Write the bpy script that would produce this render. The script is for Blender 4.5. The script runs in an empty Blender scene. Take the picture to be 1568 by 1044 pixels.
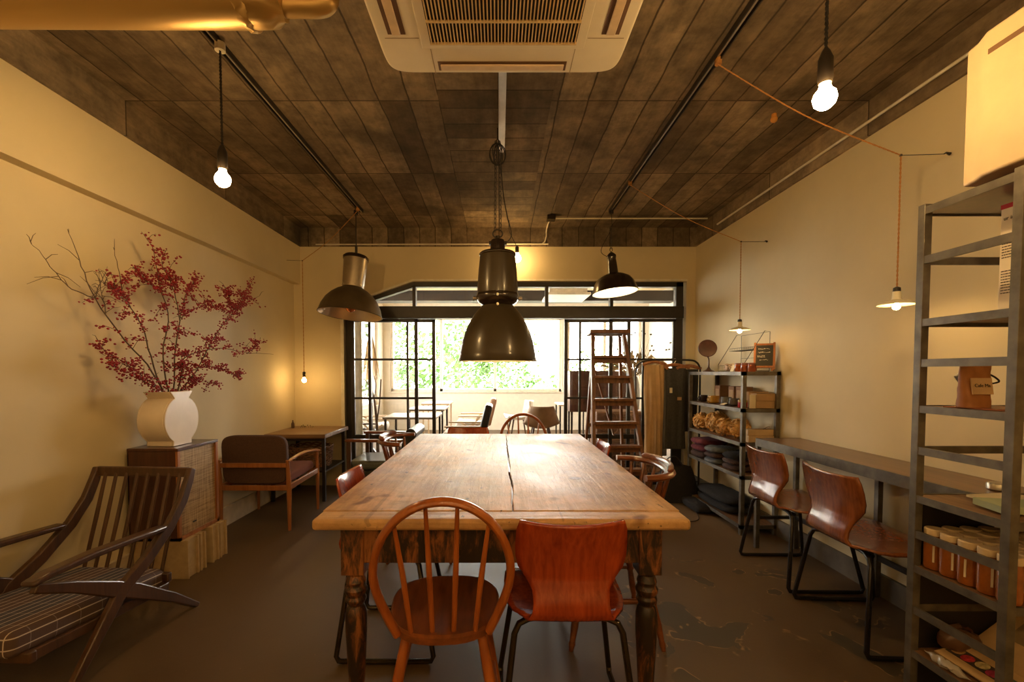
import bpy, bmesh, math, random
from mathutils import Vector, Matrix, noise
random.seed(7)
PI = math.pi
R = math.radians
SC = bpy.context.scene
COL = SC.collection

# ------------------------------------------------------------------ camera
cd = bpy.data.cameras.new('camera')
cam = bpy.data.objects.new('camera', cd); COL.objects.link(cam)
cd.sensor_width = 36; cd.lens = 16.0
cam.location = (0, 0, 1.2)
cam.rotation_euler = (R(88.0), 0, 0)
cd.shift_x = 0.01276; cd.shift_y = 0.0461
cd.clip_start = 0.05; cd.clip_end = 200
SC.camera = cam
# ------------------------------------------------------------------ view
SC.view_settings.view_transform = 'Standard'
SC.view_settings.look = 'None'
SC.view_settings.gamma = 1
SC.view_settings.use_curve_mapping = False
SC.view_settings.exposure = 0.65
# ------------------------------------------------------------------ sky
W = bpy.data.worlds.new('sky'); SC.world = W; W.use_nodes = True
bgn = W.node_tree.nodes['Background']
bgn.inputs[0].default_value = (1.0, 0.94, 0.84, 1); bgn.inputs[1].default_value = 17.0
def portal(name, loc, rot, sx, sy):
    l = bpy.data.lights.new(name, 'AREA'); l.shape = 'RECTANGLE'; l.size = sx; l.size_y = sy
    l.cycles.is_portal = True
    o = bpy.data.objects.new(name, l); COL.objects.link(o); o.location = loc; o.rotation_euler = rot
portal('added_window_portal', (-2.62, 7.6, 1.5), (0, R(-90), 0), 1.9, 3.0)  # sampling portal for the added side window
portal('window_portal', (0.35, 9.62, 1.55), (R(-90), 0, 0), 4.9, 1.6)
sl = bpy.data.lights.new('sun', 'SUN'); sl.energy = 3.0; sl.angle = R(2); sl.color = (1, .93, .8)
so = bpy.data.objects.new('sun', sl); COL.objects.link(so); so.rotation_euler = (R(-52), 0, R(18)); so.location = (0, 14, 8)
BULB = 210.0       # strength of glowing filament bulbs
WARM = (1.0, 0.62, 0.24)

# ------------------------------------------------------------------ helpers
OFF = {}
class MB:
    def __init__(s): s.bm = bmesh.new()
    def faces(s, vs, fs):
        b = [s.bm.verts.new(v) for v in vs]
        for f in fs:
            try: s.bm.faces.new([b[i] for i in f])
            except ValueError: pass
        return b
    def box(s, c, d, rot=None):
        x, y, z = d[0]/2, d[1]/2, d[2]/2
        vs = [Vector((a*x, b*y, e*z)) for a in (-1, 1) for b in (-1, 1) for e in (-1, 1)]
        if rot is not None: vs = [rot @ v for v in vs]
        vs = [v+Vector(c) for v in vs]
        s.faces(vs, [(0,1,3,2),(4,6,7,5),(0,4,5,1),(2,3,7,6),(0,2,6,4),(1,5,7,3)])
        return s
    def bb(s, x0, x1, y0, y1, z0, z1):
        return s.box(((x0+x1)/2, (y0+y1)/2, (z0+z1)/2), (abs(x1-x0), abs(y1-y0), abs(z1-z0)))
    def bar(s, p, q, w, h, up=(0, 0, 1)):
        p = Vector(p); q = Vector(q); d = q-p; L = d.length; d.normalize()
        u = Vector(up); sd = d.cross(u)
        if sd.length < 1e-4: sd = d.cross(Vector((1, 0, 0)))
        sd.normalize(); u = sd.cross(d)
        m = Matrix((sd, d, u)).transposed()
        return s.box((p+q)/2, (w, L, h), m)
    def tube(s, pts, r, n=8, closed=False, flat=None):
        pts = [Vector(p) for p in pts]; N = len(pts)
        rs = r if isinstance(r, (list, tuple)) else [r]*N
        rings = []; prev = None
        for i, p in enumerate(pts):
            if closed: t = pts[(i+1) % N]-pts[i-1]
            else: t = pts[min(i+1, N-1)]-pts[max(i-1, 0)]
            if t.length < 1e-9: t = Vector((0, 0, 1))
            t.normalize()
            if prev is None:
                a = Vector((0, 0, 1)) if abs(t.z) < .9 else Vector((1, 0, 0))
                a = (a-t*a.dot(t)).normalized()
            else:
                a = prev-t*prev.dot(t)
                a = a.normalized() if a.length > 1e-6 else t.orthogonal().normalized()
            prev = a; b = t.cross(a)
            fx = flat[0] if flat else 1; fy = flat[1] if flat else 1
            rings.append([s.bm.verts.new(p+(a*math.cos(2*PI*k/n)*fx+b*math.sin(2*PI*k/n)*fy)*rs[i]) for k in range(n)])
        M = N if closed else N-1
        for i in range(M):
            A = rings[i]; B = rings[(i+1) % N]
            for k in range(n): s.bm.faces.new((A[k], A[(k+1) % n], B[(k+1) % n], B[k]))
        if not closed:
            s.bm.faces.new(rings[0][::-1]); s.bm.faces.new(rings[-1])
        return s
    def cyl(s, p, q, r, n=16, r2=None): return s.tube([p, q], [r, r if r2 is None else r2], n)
    def lathe(s, prof, c=(0, 0, 0), n=32, m=None, cap=True):
        c = Vector(c); rings = []
        for (r, z) in prof:
            ring = []
            for k in range(n):
                v = Vector((r*math.cos(2*PI*k/n), r*math.sin(2*PI*k/n), z))
                if m is not None: v = m @ v
                ring.append(s.bm.verts.new(v+c))
            rings.append(ring)
        for A, B in zip(rings, rings[1:]):
            for k in range(n): s.bm.faces.new((A[k], A[(k+1) % n], B[(k+1) % n], B[k]))
        if cap:
            if prof[0][0] > 1e-5: s.bm.faces.new(rings[0][::-1])
            if prof[-1][0] > 1e-5: s.bm.faces.new(rings[-1])
        return s
    def prism(s, poly, f0, f1):
        """poly 2D points mapped by f0/f1 (functions) to the two end faces"""
        a = [s.bm.verts.new(f0(*p)) for p in poly]; b = [s.bm.verts.new(f1(*p)) for p in poly]; n = len(poly)
        s.bm.faces.new(a[::-1]); s.bm.faces.new(b)
        for i in range(n): s.bm.faces.new((a[i], a[(i+1) % n], b[(i+1) % n], b[i]))
        return s
    def grid(s, fn, nu, nv):
        g = [[s.bm.verts.new(fn(i/nu, j/nv)) for j in range(nv+1)] for i in range(nu+1)]
        for i in range(nu):
            for j in range(nv): s.bm.faces.new((g[i][j], g[i+1][j], g[i+1][j+1], g[i][j+1]))
        return s
    def ball(s, c, r, sub=1, sc=(1, 1, 1), rough=0):
        g = bmesh.ops.create_icosphere(s.bm, subdivisions=sub, radius=r)
        for v in g['verts']:
            k = 1
            if rough: k = 1+rough*(noise.noise(Vector(c)*7+v.co/r*1.7))
            v.co = Vector((v.co.x*sc[0]*k, v.co.y*sc[1]*k, v.co.z*sc[2]*k))+Vector(c)
        return s
    def build(s, name, m, parent=None, bevel=0, smooth=35, seg=2, solid=0, origin=None, sub=0):
        off = OFF.get(parent.name) if parent is not None else origin
        if off is not None:
            o3 = Vector(off)
            for v in s.bm.verts: v.co -= o3
        bmesh.ops.recalc_face_normals(s.bm, faces=s.bm.faces)
        me = bpy.data.meshes.new(name); s.bm.to_mesh(me); s.bm.free()
        o = bpy.data.objects.new(name, me); COL.objects.link(o)
        if m: me.materials.append(m)
        me.shade_smooth()
        me.set_sharp_from_angle(angle=R(smooth))
        if parent is not None:
            o.parent = parent
            if off is not None: OFF[o.name] = off
        elif origin is not None: o.location = origin
        if solid:
            md = o.modifiers.new('solidify', 'SOLIDIFY'); md.thickness = solid; md.offset = 0
        if sub:
            md = o.modifiers.new('subdivision', 'SUBSURF'); md.levels = sub; md.render_levels = sub
        if bevel:
            md = o.modifiers.new('bevel', 'BEVEL'); md.width = bevel; md.segments = seg; md.limit_method = 'ANGLE'; md.angle_limit = R(40)
        return o
def tag(o, label, cat, group=None, kind=None):
    o['label'] = label; o['category'] = cat
    if group: o['group'] = group
    if kind: o['kind'] = kind
    return o
def thing(name, label, cat, loc=(0, 0, 0), rz=0, group=None, world=False):
    o = bpy.data.objects.new(name, None); COL.objects.link(o)
    o.location = loc; o.rotation_euler = (0, 0, rz); o.empty_display_size = .1
    tag(o, label, cat, group)
    if world: OFF[o.name] = tuple(loc)
    return o
def struct(mb, name, m, **k):
    o = mb.build(name, m, **k); 
    if o.parent is None: o['kind'] = 'structure'
    return o
def dup(o, loc=None, rz=None, label=None, scale=None, parent=None):
    c = o.copy(); COL.objects.link(c)
    if parent is not None: c.parent = parent
    if loc is not None: c.location = loc
    if rz is not None: c.rotation_euler = (0, 0, rz)
    if scale is not None: c.scale = scale
    if label: c['label'] = label
    for ch in [k for k in o.children]: dup(ch, parent=c)
    return c
def text_mesh(txt, size, name, m, parent, mat4, extrude=.0004):
    cu = bpy.data.curves.new('t', 'FONT'); cu.body = txt; cu.size = size; cu.extrude = extrude
    cu.align_x = 'CENTER'; cu.align_y = 'CENTER'
    to = bpy.data.objects.new('t', cu); COL.objects.link(to)
    bpy.context.view_layer.update()
    me = bpy.data.meshes.new_from_object(to.evaluated_get(bpy.context.evaluated_depsgraph_get()))
    COL.objects.unlink(to); bpy.data.objects.remove(to)
    me.transform(mat4)
    off = OFF.get(parent.name)
    if off: me.transform(Matrix.Translation(-Vector(off)))
    me.materials.clear(); me.materials.append(m)
    o = bpy.data.objects.new(name, me); COL.objects.link(o); o.parent = parent
    return o

# ------------------------------------------------------------------ materials
class N:
    def __init__(s, name):
        s.m = bpy.data.materials.new(name); s.m.use_nodes = True
        s.t = s.m.node_tree; s.b = s.t.nodes['Principled BSDF']; s.o = s.t.nodes['Material Output']
    def n(s, typ, **k):
        x = s.t.nodes.new(typ)
        for a, v in k.items():
            if a.startswith('i_'):
                key = a[2:]; key = int(key) if key.isdigit() else key.replace('_', ' ')
                x.inputs[key].default_value = v
            else: setattr(x, a, v)
        return x
    def l(s, a, b): s.t.links.new(a, b)
    def coord(s, scale=(1, 1, 1), rot=(0, 0, 0), loc=(0, 0, 0)):
        c = s.n('ShaderNodeTexCoord'); mp = s.n('ShaderNodeMapping')
        mp.inputs['Scale'].default_value = scale; mp.inputs['Rotation'].default_value = rot; mp.inputs['Location'].default_value = loc
        s.l(c.outputs['Object'], mp.inputs['Vector']); return mp.outputs['Vector']
    def noise(s, vec, scale=5, detail=4, rough=.55, dist=0):
        x = s.n('ShaderNodeTexNoise'); x.inputs['Scale'].default_value = scale; x.inputs['Detail'].default_value = detail
        x.inputs['Roughness'].default_value = rough; x.inputs['Distortion'].default_value = dist
        s.l(vec, x.inputs['Vector']); return x.outputs['Fac']
    def ramp(s, fac, stops):
        x = s.n('ShaderNodeValToRGB'); e = x.color_ramp.elements
        while len(e) < len(stops): e.new(.5)
        for i, (p, c) in enumerate(stops):
            e[i].position = p; e[i].color = (c[0], c[1], c[2], 1) if isinstance(c, (tuple, list)) else (c, c, c, 1)
        s.l(fac, x.inputs['Fac']); return x.outputs['Color']
    def mix(s, a, b, fac=.5, mode='MIX'):
        x = s.n('ShaderNodeMix', data_type='RGBA', blend_type=mode)
        for v, i in ((fac, 0), (a, 6), (b, 7)):
            if hasattr(v, 'node'): s.l(v, x.inputs[i])
            else: x.inputs[i].default_value = v if i == 0 else (v[0], v[1], v[2], 1)
        return x.outputs[2]
    def math(s, op, a, b=None, c=None):
        x = s.n('ShaderNodeMath', operation=op)
        for i, v in enumerate((a, b, c)):
            if v is None: continue
            if hasattr(v, 'node'): s.l(v, x.inputs[i])
            else: x.inputs[i].default_value = v
        return x.outputs[0]
    def bump(s, h, strength=.3, dist=.01):
        x = s.n('ShaderNodeBump'); x.inputs['Strength'].default_value = strength; x.inputs['Distance'].default_value = dist
        s.l(h, x.inputs['Height']); s.l(x.outputs[0], s.b.inputs['Normal'])
    def col(s, c):
        if hasattr(c, 'node'): s.l(c, s.b.inputs['Base Color'])
        else: s.b.inputs['Base Color'].default_value = (c[0], c[1], c[2], 1)
    def set(s, rough=None, metal=None, coat=None, spec=None):
        if rough is not None:
            if hasattr(rough, 'node'): s.l(rough, s.b.inputs['Roughness'])
            else: s.b.inputs['Roughness'].default_value = rough
        if metal is not None: s.b.inputs['Metallic'].default_value = metal
        if coat is not None: s.b.inputs['Coat Weight'].default_value = coat; s.b.inputs['Coat Roughness'].default_value = .15
        if spec is not None: s.b.inputs['Specular IOR Level'].default_value = spec
def plain(name, c, rough=.5, metal=0, var=.12, scale=14, bump=0, coat=None):
    n = N(name); v = n.coord(); f = n.noise(v, scale)
    lo = tuple(x*(1-var) for x in c); hi = tuple(min(1, x*(1+var)) for x in c)
    n.col(n.ramp(f, [(.3, lo), (.7, hi)])); n.set(rough, metal, coat)
    if bump: n.bump(f, bump, .004)
    return n.m
def wood(name, c1, c2, axis='y', fine=60, rough=.4, coat=None, bump=.08, ring=2.5):
    n = N(name); sc = {'x': (.06, 1, 1), 'y': (1, .06, 1), 'z': (1, 1, .06)}[axis]
    v = n.coord(sc); f = n.noise(v, fine, 5, .6, .4); g = n.noise(v, ring*4, 3, .5, 1.2)
    k = n.math('ADD', n.math('MULTIPLY', f, .55), n.math('MULTIPLY', g, .45))
    n.col(n.ramp(k, [(.34, c1), (.64, c2)])); n.set(rough, 0, coat); n.bump(f, bump, .002)
    return n.m
def emit(name, c, s):
    n = N(name); n.col((c[0]*.8, c[1]*.8, c[2]*.8)); n.b.inputs['Emission Color'].default_value = (c[0], c[1], c[2], 1); n.b.inputs['Emission Strength'].default_value = s
    return n.m
def glass(name, tint=(1, 1, 1), refl=.12):
    n = N(name); t = n.n('ShaderNodeBsdfTransparent'); t.inputs[0].default_value = (*tint, 1)
    g = n.n('ShaderNodeBsdfGlossy'); g.inputs['Roughness'].default_value = .02
    fr = n.n('ShaderNodeFresnel'); fr.inputs[0].default_value = 1.45
    f = n.math('ADD', n.math('MULTIPLY', fr.outputs[0], .8), n.math('MULTIPLY', n.noise(n.coord(), 3), refl*.1))
    mx = n.n('ShaderNodeMixShader'); n.l(f, mx.inputs[0]); n.l(t.outputs[0], mx.inputs[1]); n.l(g.outputs[0], mx.inputs[2])
    n.l(mx.outputs[0], n.o.inputs[0]); return n.m

def m_wall():
    n = N('cream plaster'); v = n.coord(); f = n.noise(v, 1.3, 5, .6); g = n.noise(v, 45, 3)
    n.col(n.ramp(f, [(.25, (.61, .51, .31)), (.75, (.72, .61, .38))])); n.set(.75); n.bump(g, .12, .004); return n.m
def m_ceiling():
    n = N('board marked concrete')
    def brick(vec):
        b = n.n('ShaderNodeTexBrick'); b.offset = .0; b.inputs['Color1'].default_value = (.11, .076, .042, 1); b.inputs['Color2'].default_value = (.27, .20, .12, 1)
        b.inputs['Mortar'].default_value = (.045, .028, .014, 1); b.inputs['Scale'].default_value = 1
        b.inputs['Mortar Size'].default_value = .006; b.inputs['Mortar Smooth'].default_value = .6; b.inputs['Brick Width'].default_value = .92; b.inputs['Row Height'].default_value = .165; b.inputs['Bias'].default_value = -.1
        n.l(vec, b.inputs['Vector']); return b
    c = n.n('ShaderNodeTexCoord'); sp = n.n('ShaderNodeSeparateXYZ'); n.l(c.outputs['Object'], sp.inputs[0])
    wob = n.math('MULTIPLY', n.math('SUBTRACT', n.noise(c.outputs['Object'], 3), .5), .03)
    c1 = n.n('ShaderNodeCombineXYZ'); n.l(n.math('ADD', sp.outputs[1], .19), c1.inputs[0]); n.l(n.math('ADD', sp.outputs[0], wob), c1.inputs[1])
    c2 = n.n('ShaderNodeCombineXYZ'); n.l(sp.outputs[0], c2.inputs[0]); n.l(sp.outputs[1], c2.inputs[1])
    b1 = brick(c1.outputs[0]); b2 = brick(c2.outputs[0])
    mask = n.math('LESS_THAN', n.math('ABSOLUTE', n.math('ADD', sp.outputs[0], .02)), .31)
    base = n.mix(b1.outputs['Color'], b2.outputs['Color'], mask)
    mort = n.mix(b1.outputs['Fac'], b2.outputs['Fac'], mask)
    st = n.noise(n.coord((1, .6, 1)), 1.6, 6, .65, .3); gr = n.noise(n.coord((1, .12, 1)), 30, 5, .65)
    base = n.mix(base, n.ramp(st, [(.3, .42), (.5, .95), (.70, 1.75)]), 1, 'MULTIPLY')
    bl = n.noise(n.coord((1, .8, 1)), 2.3, 2, .4); base = n.mix(base, n.ramp(bl, [(.24, .3), (.36, 1)]), .8, 'MULTIPLY')
    sp2 = n.noise(n.coord(), 11, 5, .7); base = n.mix(base, n.ramp(sp2, [(.3, .6), (.6, 1.25)]), .9, 'MULTIPLY')
    base = n.mix(base, n.ramp(gr, [(.25, .75), (.75, 1.25)]), 1, 'MULTIPLY')
    n.col(base); n.set(.8)
    n.bump(n.math('SUBTRACT', gr, mort), .5, .006); return n.m
def m_floor():
    n = N('worn brown concrete floor'); v = n.coord()
    f = n.noise(v, .9, 6, .6, .2); g = n.noise(v, 60, 3); p = n.noise(v, 3.6, 3, .5, .6); mk = n.noise(v, .55, 1)
    base = n.ramp(f, [(.3, (.085, .050, .021)), (.7, (.155, .098, .046))])
    ring = n.ramp(p, [(.545, 0), (.552, 1), (.560, 1), (.567, 0)]); inn = n.ramp(p, [(.56, 0), (.57, 1)])
    brk = n.ramp(n.noise(v, 14, 2), [(.47, 0), (.56, 1)])
    sp = n.n('ShaderNodeSeparateXYZ'); n.l(v, sp.inputs[0])
    dx = n.math('SUBTRACT', sp.outputs[0], 1.15); dy = n.math('SUBTRACT', sp.outputs[1], 2.2)
    dd = n.math('ADD', n.math('SQRT', n.math('ADD', n.math('MULTIPLY', dx, dx), n.math('MULTIPLY', dy, dy))), n.math('MULTIPLY', mk, .5))
    mask = n.ramp(dd, [(.85, 1), (.98, 0)])
    base = n.mix(base, (.045, .042, .03), n.math('MULTIPLY', n.math('MULTIPLY', inn, mask), .7))
    base = n.mix(base, (.36, .22, .10), n.math('MULTIPLY', n.math('MULTIPLY', ring, brk), n.math('MULTIPLY', mask, .8)))
    fl = n.ramp(n.noise(v, 90, 1), [(.76, 0), (.78, 1)])
    base = n.mix(base, (.3, .2, .1), n.math('MULTIPLY', fl, .5))
    n.col(base); n.set(n.ramp(f, [(.3, .42), (.7, .6)])); n.bump(g, .12, .003); return n.m
def m_tabletop(name='old waxed pine', axis='y'):
    n = N(name); s = (1, .07, 1) if axis == 'y' else (.07, 1, 1)
    f = n.noise(n.coord(s), 42, 6, .62, .5); g = n.noise(n.coord(s), 5, 3, .5, 1.5); st = n.noise(n.coord(), 2.2, 5, .6); sc = n.noise(n.coord((1, .5, 1)), 55, 3, .7)
    k = n.math('ADD', n.math('MULTIPLY', f, .5), n.math('MULTIPLY', g, .5))
    base = n.ramp(k, [(.33, (.38, .19, .07)), (.5, (.57, .33, .135)), (.66, (.69, .46, .235))])
    base = n.mix(base, n.ramp(st, [(.3, .72), (.7, 1.2)]), 1, 'MULTIPLY')
    kn = n.ramp(n.noise(n.coord((1, .7, 1)), 9, 1, .3), [(.25, (.25, .12, .05)), (.30, (1, 1, 1))])
    base = n.mix(base, kn, .8, 'MULTIPLY')
    base = n.mix(base, n.ramp(n.noise(n.coord(), 8, 5, .7), [(.3, .62), (.62, 1.18)]), .8, 'MULTIPLY')
    base = n.mix(base, n.ramp(sc, [(.27, .35), (.36, 1)]), .75, 'MULTIPLY')
    pk = n.ramp(n.noise(n.coord((1, .45, 1)), 38, 2, .5), [(.245, .18), (.275, 1)])
    base = n.mix(base, pk, .85, 'MULTIPLY')
    lin = n.ramp(n.noise(n.coord((1, .02, 1)), 16, 2, .5, .2), [(.27, .45), (.285, 1)])
    base = n.mix(base, lin, .5, 'MULTIPLY')
    n.col(base); n.set(n.ramp(st, [(.3, .33), (.7, .52)]), None, None, .45); n.bump(n.math('ADD', n.math('MULTIPLY', sc, .6), n.math('ADD', f, g)), .55, .004); return n.m
def m_worn():
    n = N('worn dark paint over pine'); f = n.noise(n.coord((1, 1, .25)), 34, 6, .7, .6); g = n.noise(n.coord((1, 1, .5)), 5, 3)
    k = n.math('ADD', n.math('MULTIPLY', f, .6), n.math('MULTIPLY', g, .4))
    n.col(n.ramp(k, [(.48, (.022, .012, .006)), (.53, (.12, .042, .013)), (.59, (.30, .11, .03))])); n.set(.42); n.bump(k, .5, .003); return n.m
def stripes(name, base, line, alt, per=.033, w=.08, cross=.09):
    n = N(name); c = n.coord(); sp = n.n('ShaderNodeSeparateXYZ'); n.l(c, sp.inputs[0])
    def ln(o, p, ww):
        fr = n.math('FRACT', n.math('DIVIDE', o, p)); return n.math('LESS_THAN', fr, ww)
    a = ln(n.math('ADD', sp.outputs[0], .4), per, w); b = ln(sp.outputs[1], cross, .035); z = ln(n.math('ADD', sp.outputs[2], .012), .036, w)
    blk = n.math('GREATER_THAN', n.math('FRACT', n.math('DIVIDE', sp.outputs[0], per*8)), .5)
    col = n.mix(base, alt, blk); col = n.mix(col, line, n.math('MULTIPLY', b, .25))
    col = n.mix(col, line, n.math('MAXIMUM', a, z))
    n.col(col); n.set(.9); n.bump(n.noise(c, 250, 2), .3, .002); return n.m
def m_leaf(name, a, b):
    n = N(name); n.col(n.ramp(n.noise(n.coord(), 3), [(.3, a), (.7, b)])); n.set(.6); return n.m
def m_cane():
    n = N('woven cane cloth'); c = n.coord(); w1 = n.noise(n.coord((1, 1, .03)), 200, 2); w2 = n.noise(n.coord((1, .03, 1)), 200, 2)
    k = n.math('MULTIPLY', n.math('ADD', w1, w2), .5); n.col(n.ramp(k, [(.4, (.22, .13, .05)), (.6, (.50, .34, .16))])); n.set(.7); n.bump(k, .5, .003); return n.m
def m_foil():
    n = N('gold foil wrap'); f = n.noise(n.coord((.15, 1, 1)), 12, 3); n.col((.48, .31, .11)); n.set(.42, .75); n.bump(f, .08, .01); return n.m

WALL = m_wall(); CEIL = m_ceiling(); FLOOR = m_floor()
BLACK = plain('black painted steel', (.022, .016, .012), .4, 0, .2)
STEEL = plain('raw grey steel', (.15, .13, .10), .45, .55, .3, 20)
TUBE = plain('black enamel tube', (.018, .014, .012), .25, .2, .1)
BRASSY = plain('aged bronze tube', (.05, .035, .02), .25, .6, .2)
CREAM = plain('cream plastic', (.78, .70, .54), .4, 0, .03)
DARKGAP = plain('dark inside', (.012, .01, .008), .8)
ENAMEL = plain('grey green enamel', (.060, .046, .027), .32, 0, .12, 8, 0, .35)
ENAMEL2 = plain('black brown enamel', (.022, .013, .009), .25, 0, .15, 8, 0, .5)
WENAMEL = plain('white enamel inside', (.80, .74, .58), .35, 0, .03)
ALU = plain('spun aluminium', (.42, .36, .27), .38, .85, .08)
ALUIN = plain('satin reflector', (.75, .62, .45), .3, .8, .05)
GLASSM = glass('window glass')
WINDSOR = wood('amber elm wood', (.22, .048, .008), (.45, .13, .022), 'z', 40, .3, .3)
WSEAT = wood('dark elm seat', (.10, .026, .006), (.24, .068, .016), 'y', 45, .28, .4)
PLY = wood('red brown moulded plywood', (.21, .022, .004), (.42, .062, .010), 'z', 70, .22, .5)
PLY2 = wood('chestnut moulded plywood', (.15, .040, .010), (.33, .10, .026), 'z', 70, .2, .5)
DKWOOD = wood('dark stained beech', (.035, .015, .007), (.095, .042, .018), 'z', 60, .35, .2)
TEAK = wood('orange teak', (.23, .075, .02), (.42, .16, .05), 'z', 50, .35, .2)
ROSE = wood('dark rosewood veneer', (.045, .014, .008), (.10, .034, .018), 'z', 50, .3, .3)
WALNUT = wood('walnut top', (.10, .042, .02), (.22, .10, .05), 'y', 50, .3, .3)
SHELFW = wood('brown shelf board', (.13, .06, .022), (.28, .14, .06), 'y', 50, .5)
LADW = wood('old ladder pine', (.10, .036, .012), (.24, .095, .032), 'z', 50, .4, .2)
PINE = m_tabletop(); PINEX = m_tabletop('old waxed pine end board', 'x'); WORN = m_worn()
SLAB = wood('rough slab wood', (.10, .045, .018), (.34, .19, .085), 'x', 22, .45, .2, .3)
CERAM = plain('pale ceramic', (.74, .64, .52), .35, 0, .06, 10, 0, .2)
BERRY = plain('red berries', (.30, .008, .018), .35, 0, .3, 60)
TWIG = plain('grey brown twig', (.11, .07, .04), .7, 0, .3, 80)
KRAFT = plain('kraft cardboard', (.42, .26, .12), .8, 0, .08)
PLYBLK = plain('pale block board', (.46, .33, .17), .7, 0, .1, 30)
BRFAB = plain('brown wool', (.085, .042, .026), .95, 0, .25, 180, .3)
REDFAB = plain('rust seat wool', (.20, .065, .04), .95, 0, .2, 180, .3)
LEATHER = plain('black leather', (.022, .020, .018), .32, 0, .2, 60, .1)
LGREY = plain('grey green leather', (.10, .11, .09), .3, 0, .15, 60, .1)
CORDO = plain('orange twisted cord', (.42, .19, .05), .8, 0, .3, 300)
CORDB = plain('black cord', (.015, .012, .01), .7)
PIPE = plain('galvanised pipe', (.50, .46, .38), .3, .8, .1)
PVC = plain('white pipe', (.72, .66, .52), .35)
FOIL = m_foil()
PAPER = plain('cream paper', (.72, .62, .42), .8, 0, .04)
REDP = plain('red print', (.50, .02, .025), .6)
INK = plain('black ink', (.05, .035, .025), .7)
GREENP = plain('pale green cover', (.38, .44, .26), .6, 0, .05)
BULBG = emit('glowing bulb glass', WARM, BULB)
BULBS = emit('small glowing bulb glass', WARM, BULB*.55)

# ------------------------------------------------------------------ room shell
XL, XR, YB, YF, ZC, ZP = -2.15, 2.06, 4.80, -2.6, 2.70, 2.51
struct(MB().bb(-6, 6, YF-.2, 9.9, -.2, 0), 'floor', FLOOR)
struct(MB().bb(-3.4, 3.4, YF-.2, YB+.2, ZC, ZC+.2), 'ceiling', CEIL)
m = MB().bb(XL-.2, XL, YF, YB+.2, 0, 2.12).bb(XL-.2, XL+.07, YF, YB+.2, 2.12, ZP)
struct(m, 'wall_left', WALL)
struct(MB().bb(XR, XR+.2, YF, YB+.2, 0, ZP), 'wall_right', WALL)
struct(MB().bb(XL-.2, XR+.2, YF-.2, YF, 0, ZC), 'wall_front', WALL)
m = MB().bb(XL-.2, XL+.085, YF, YB, ZP, ZC).bb(XR-.015, XR+.2, YF, YB, ZP, ZC).bb(XL-.2, XR+.2, YB-.02, YB+.2, ZP, ZC)
struct(m, 'trim_1', CEIL)
# back wall with the opening (slanted upper left corner)
f0 = lambda x, z: (x, YB, z); f1 = lambda x, z: (x, YB+.15, z)
OX0, OX1, OT = -1.625, 1.945, 2.15
m = MB()
m.prism([(XL, 0), (OX0, 0), (OX0, 1.90), (XL, 1.90)], f0, f1)
m.prism([(XL, 1.90), (OX0, 1.90), (-.895, OT), (-.895, ZP), (XL, ZP)], f0, f1)
m.prism([(-.895, OT), (OX1+.02, OT), (OX1+.02, ZP), (-.895, ZP)], f0, f1)
m.prism([(OX1+.02, 0), (XR, 0), (XR, ZP), (OX1+.02, ZP)], f0, f1)
struct(m, 'wall_back', WALL)
struct(MB().bar((OX0-.03, YB-.005, 1.895), (-.895, YB-.005, OT+.012), .03, .02).bar((-.895, YB-.005, OT+.012), (OX1+.02, YB-.005, OT+.012), .03, .02).bb(OX0-.035, OX0, YB-.02, YB+.02, 0, 1.9), 'trim_2', PVC)
struct(MB().bb(XR-.018, XR, YF, YB, 0, .12), 'baseboard_right', plain('grey painted skirting', (.13, .11, .085), .6, 0, .3, 9))
struct(MB().bb(XL, XL+.02, YF, YB, 0, .15), 'baseboard_left', plain('cream painted skirting', (.55, .46, .32), .6, 0, .2, 9))
# paint drips where plaster meets the concrete
# steel and glass partition
root = thing('glass_partition', 'black framed steel and glass partition with sliding doors filling the back opening', 'partition', (0, YB+.07, 0), world=True)
Y0, Y1 = YB+.03, YB+.11
m = MB().bb(OX0, -1.565, Y0, Y1, 0, 1.93).bb(1.87, OX1, Y0, Y1, 0, OT).bb(-.90, OX1, Y0, Y1, 2.10, OT)
m.bar((OX0, (Y0+Y1)/2, 1.885), (-.89, (Y0+Y1)/2, 2.125), .08, .05)
m.bb(OX0, OX1, Y0-.02, Y1+.02, 1.77, 1.895).bb(OX0, OX1, Y0, Y1, 0, .03)
for x in (-.896, .506, 1.19): m.bb(x-.017, x+.017, Y0, Y1, 1.89, 2.12)
m.build('frame', BLACK, root, bevel=.003)
for x0, x1 in ((-1.52, -.92), (-.88, .49), (.525, 1.17), (1.21, 1.865)):
    mm = MB()
    if x0 < -1: mm.prism([(x0, 1.90), (x1, 1.90), (x1, 2.10), (x0, 1.925)], lambda x, z: (x, YB+.068, z), lambda x, z: (x, YB+.072, z))
    else: mm.bb(x0, x1, YB+.068, YB+.072, 1.895, 2.10)
    mm.build('transom_glass', GLASSM, root)
def leaf(x0, x1, y, mids, nm):
    d = MB(); t = .036
    d.bb(x0, x0+t, y-.018, y+.018, .03, 1.765).bb(x1-t, x1, y-.018, y+.018, .03, 1.765)
    d.bb(x0, x1, y-.018, y+.018, 1.735, 1.765).bb(x0, x1, y-.018, y+.018, .03, .12)
    for xm in mids: d.bb(xm-.012, xm+.012, y-.014, y+.014, .03, 1.75)
    for z in (1.337, .924): d.bb(x0, x1, y-.014, y+.014, z-.011, z+.011)
    d.bb(x0, x1, y-.016, y+.016, .49, .535)
    o = d.build('sliding_door', BLACK, root, bevel=.002)
    MB().bb(x0+.01, x1-.01, y-.003, y+.003, .535, 1.74).bb(x0+.01, x1-.01, y-.003, y+.003, .12, .49).build('pane', GLASSM, o)
leaf(-1.57, -.86, YB+.05, (-1.372,), 'a'); leaf(-1.40, -.68, YB+.095, (-.98,), 'b')
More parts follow.
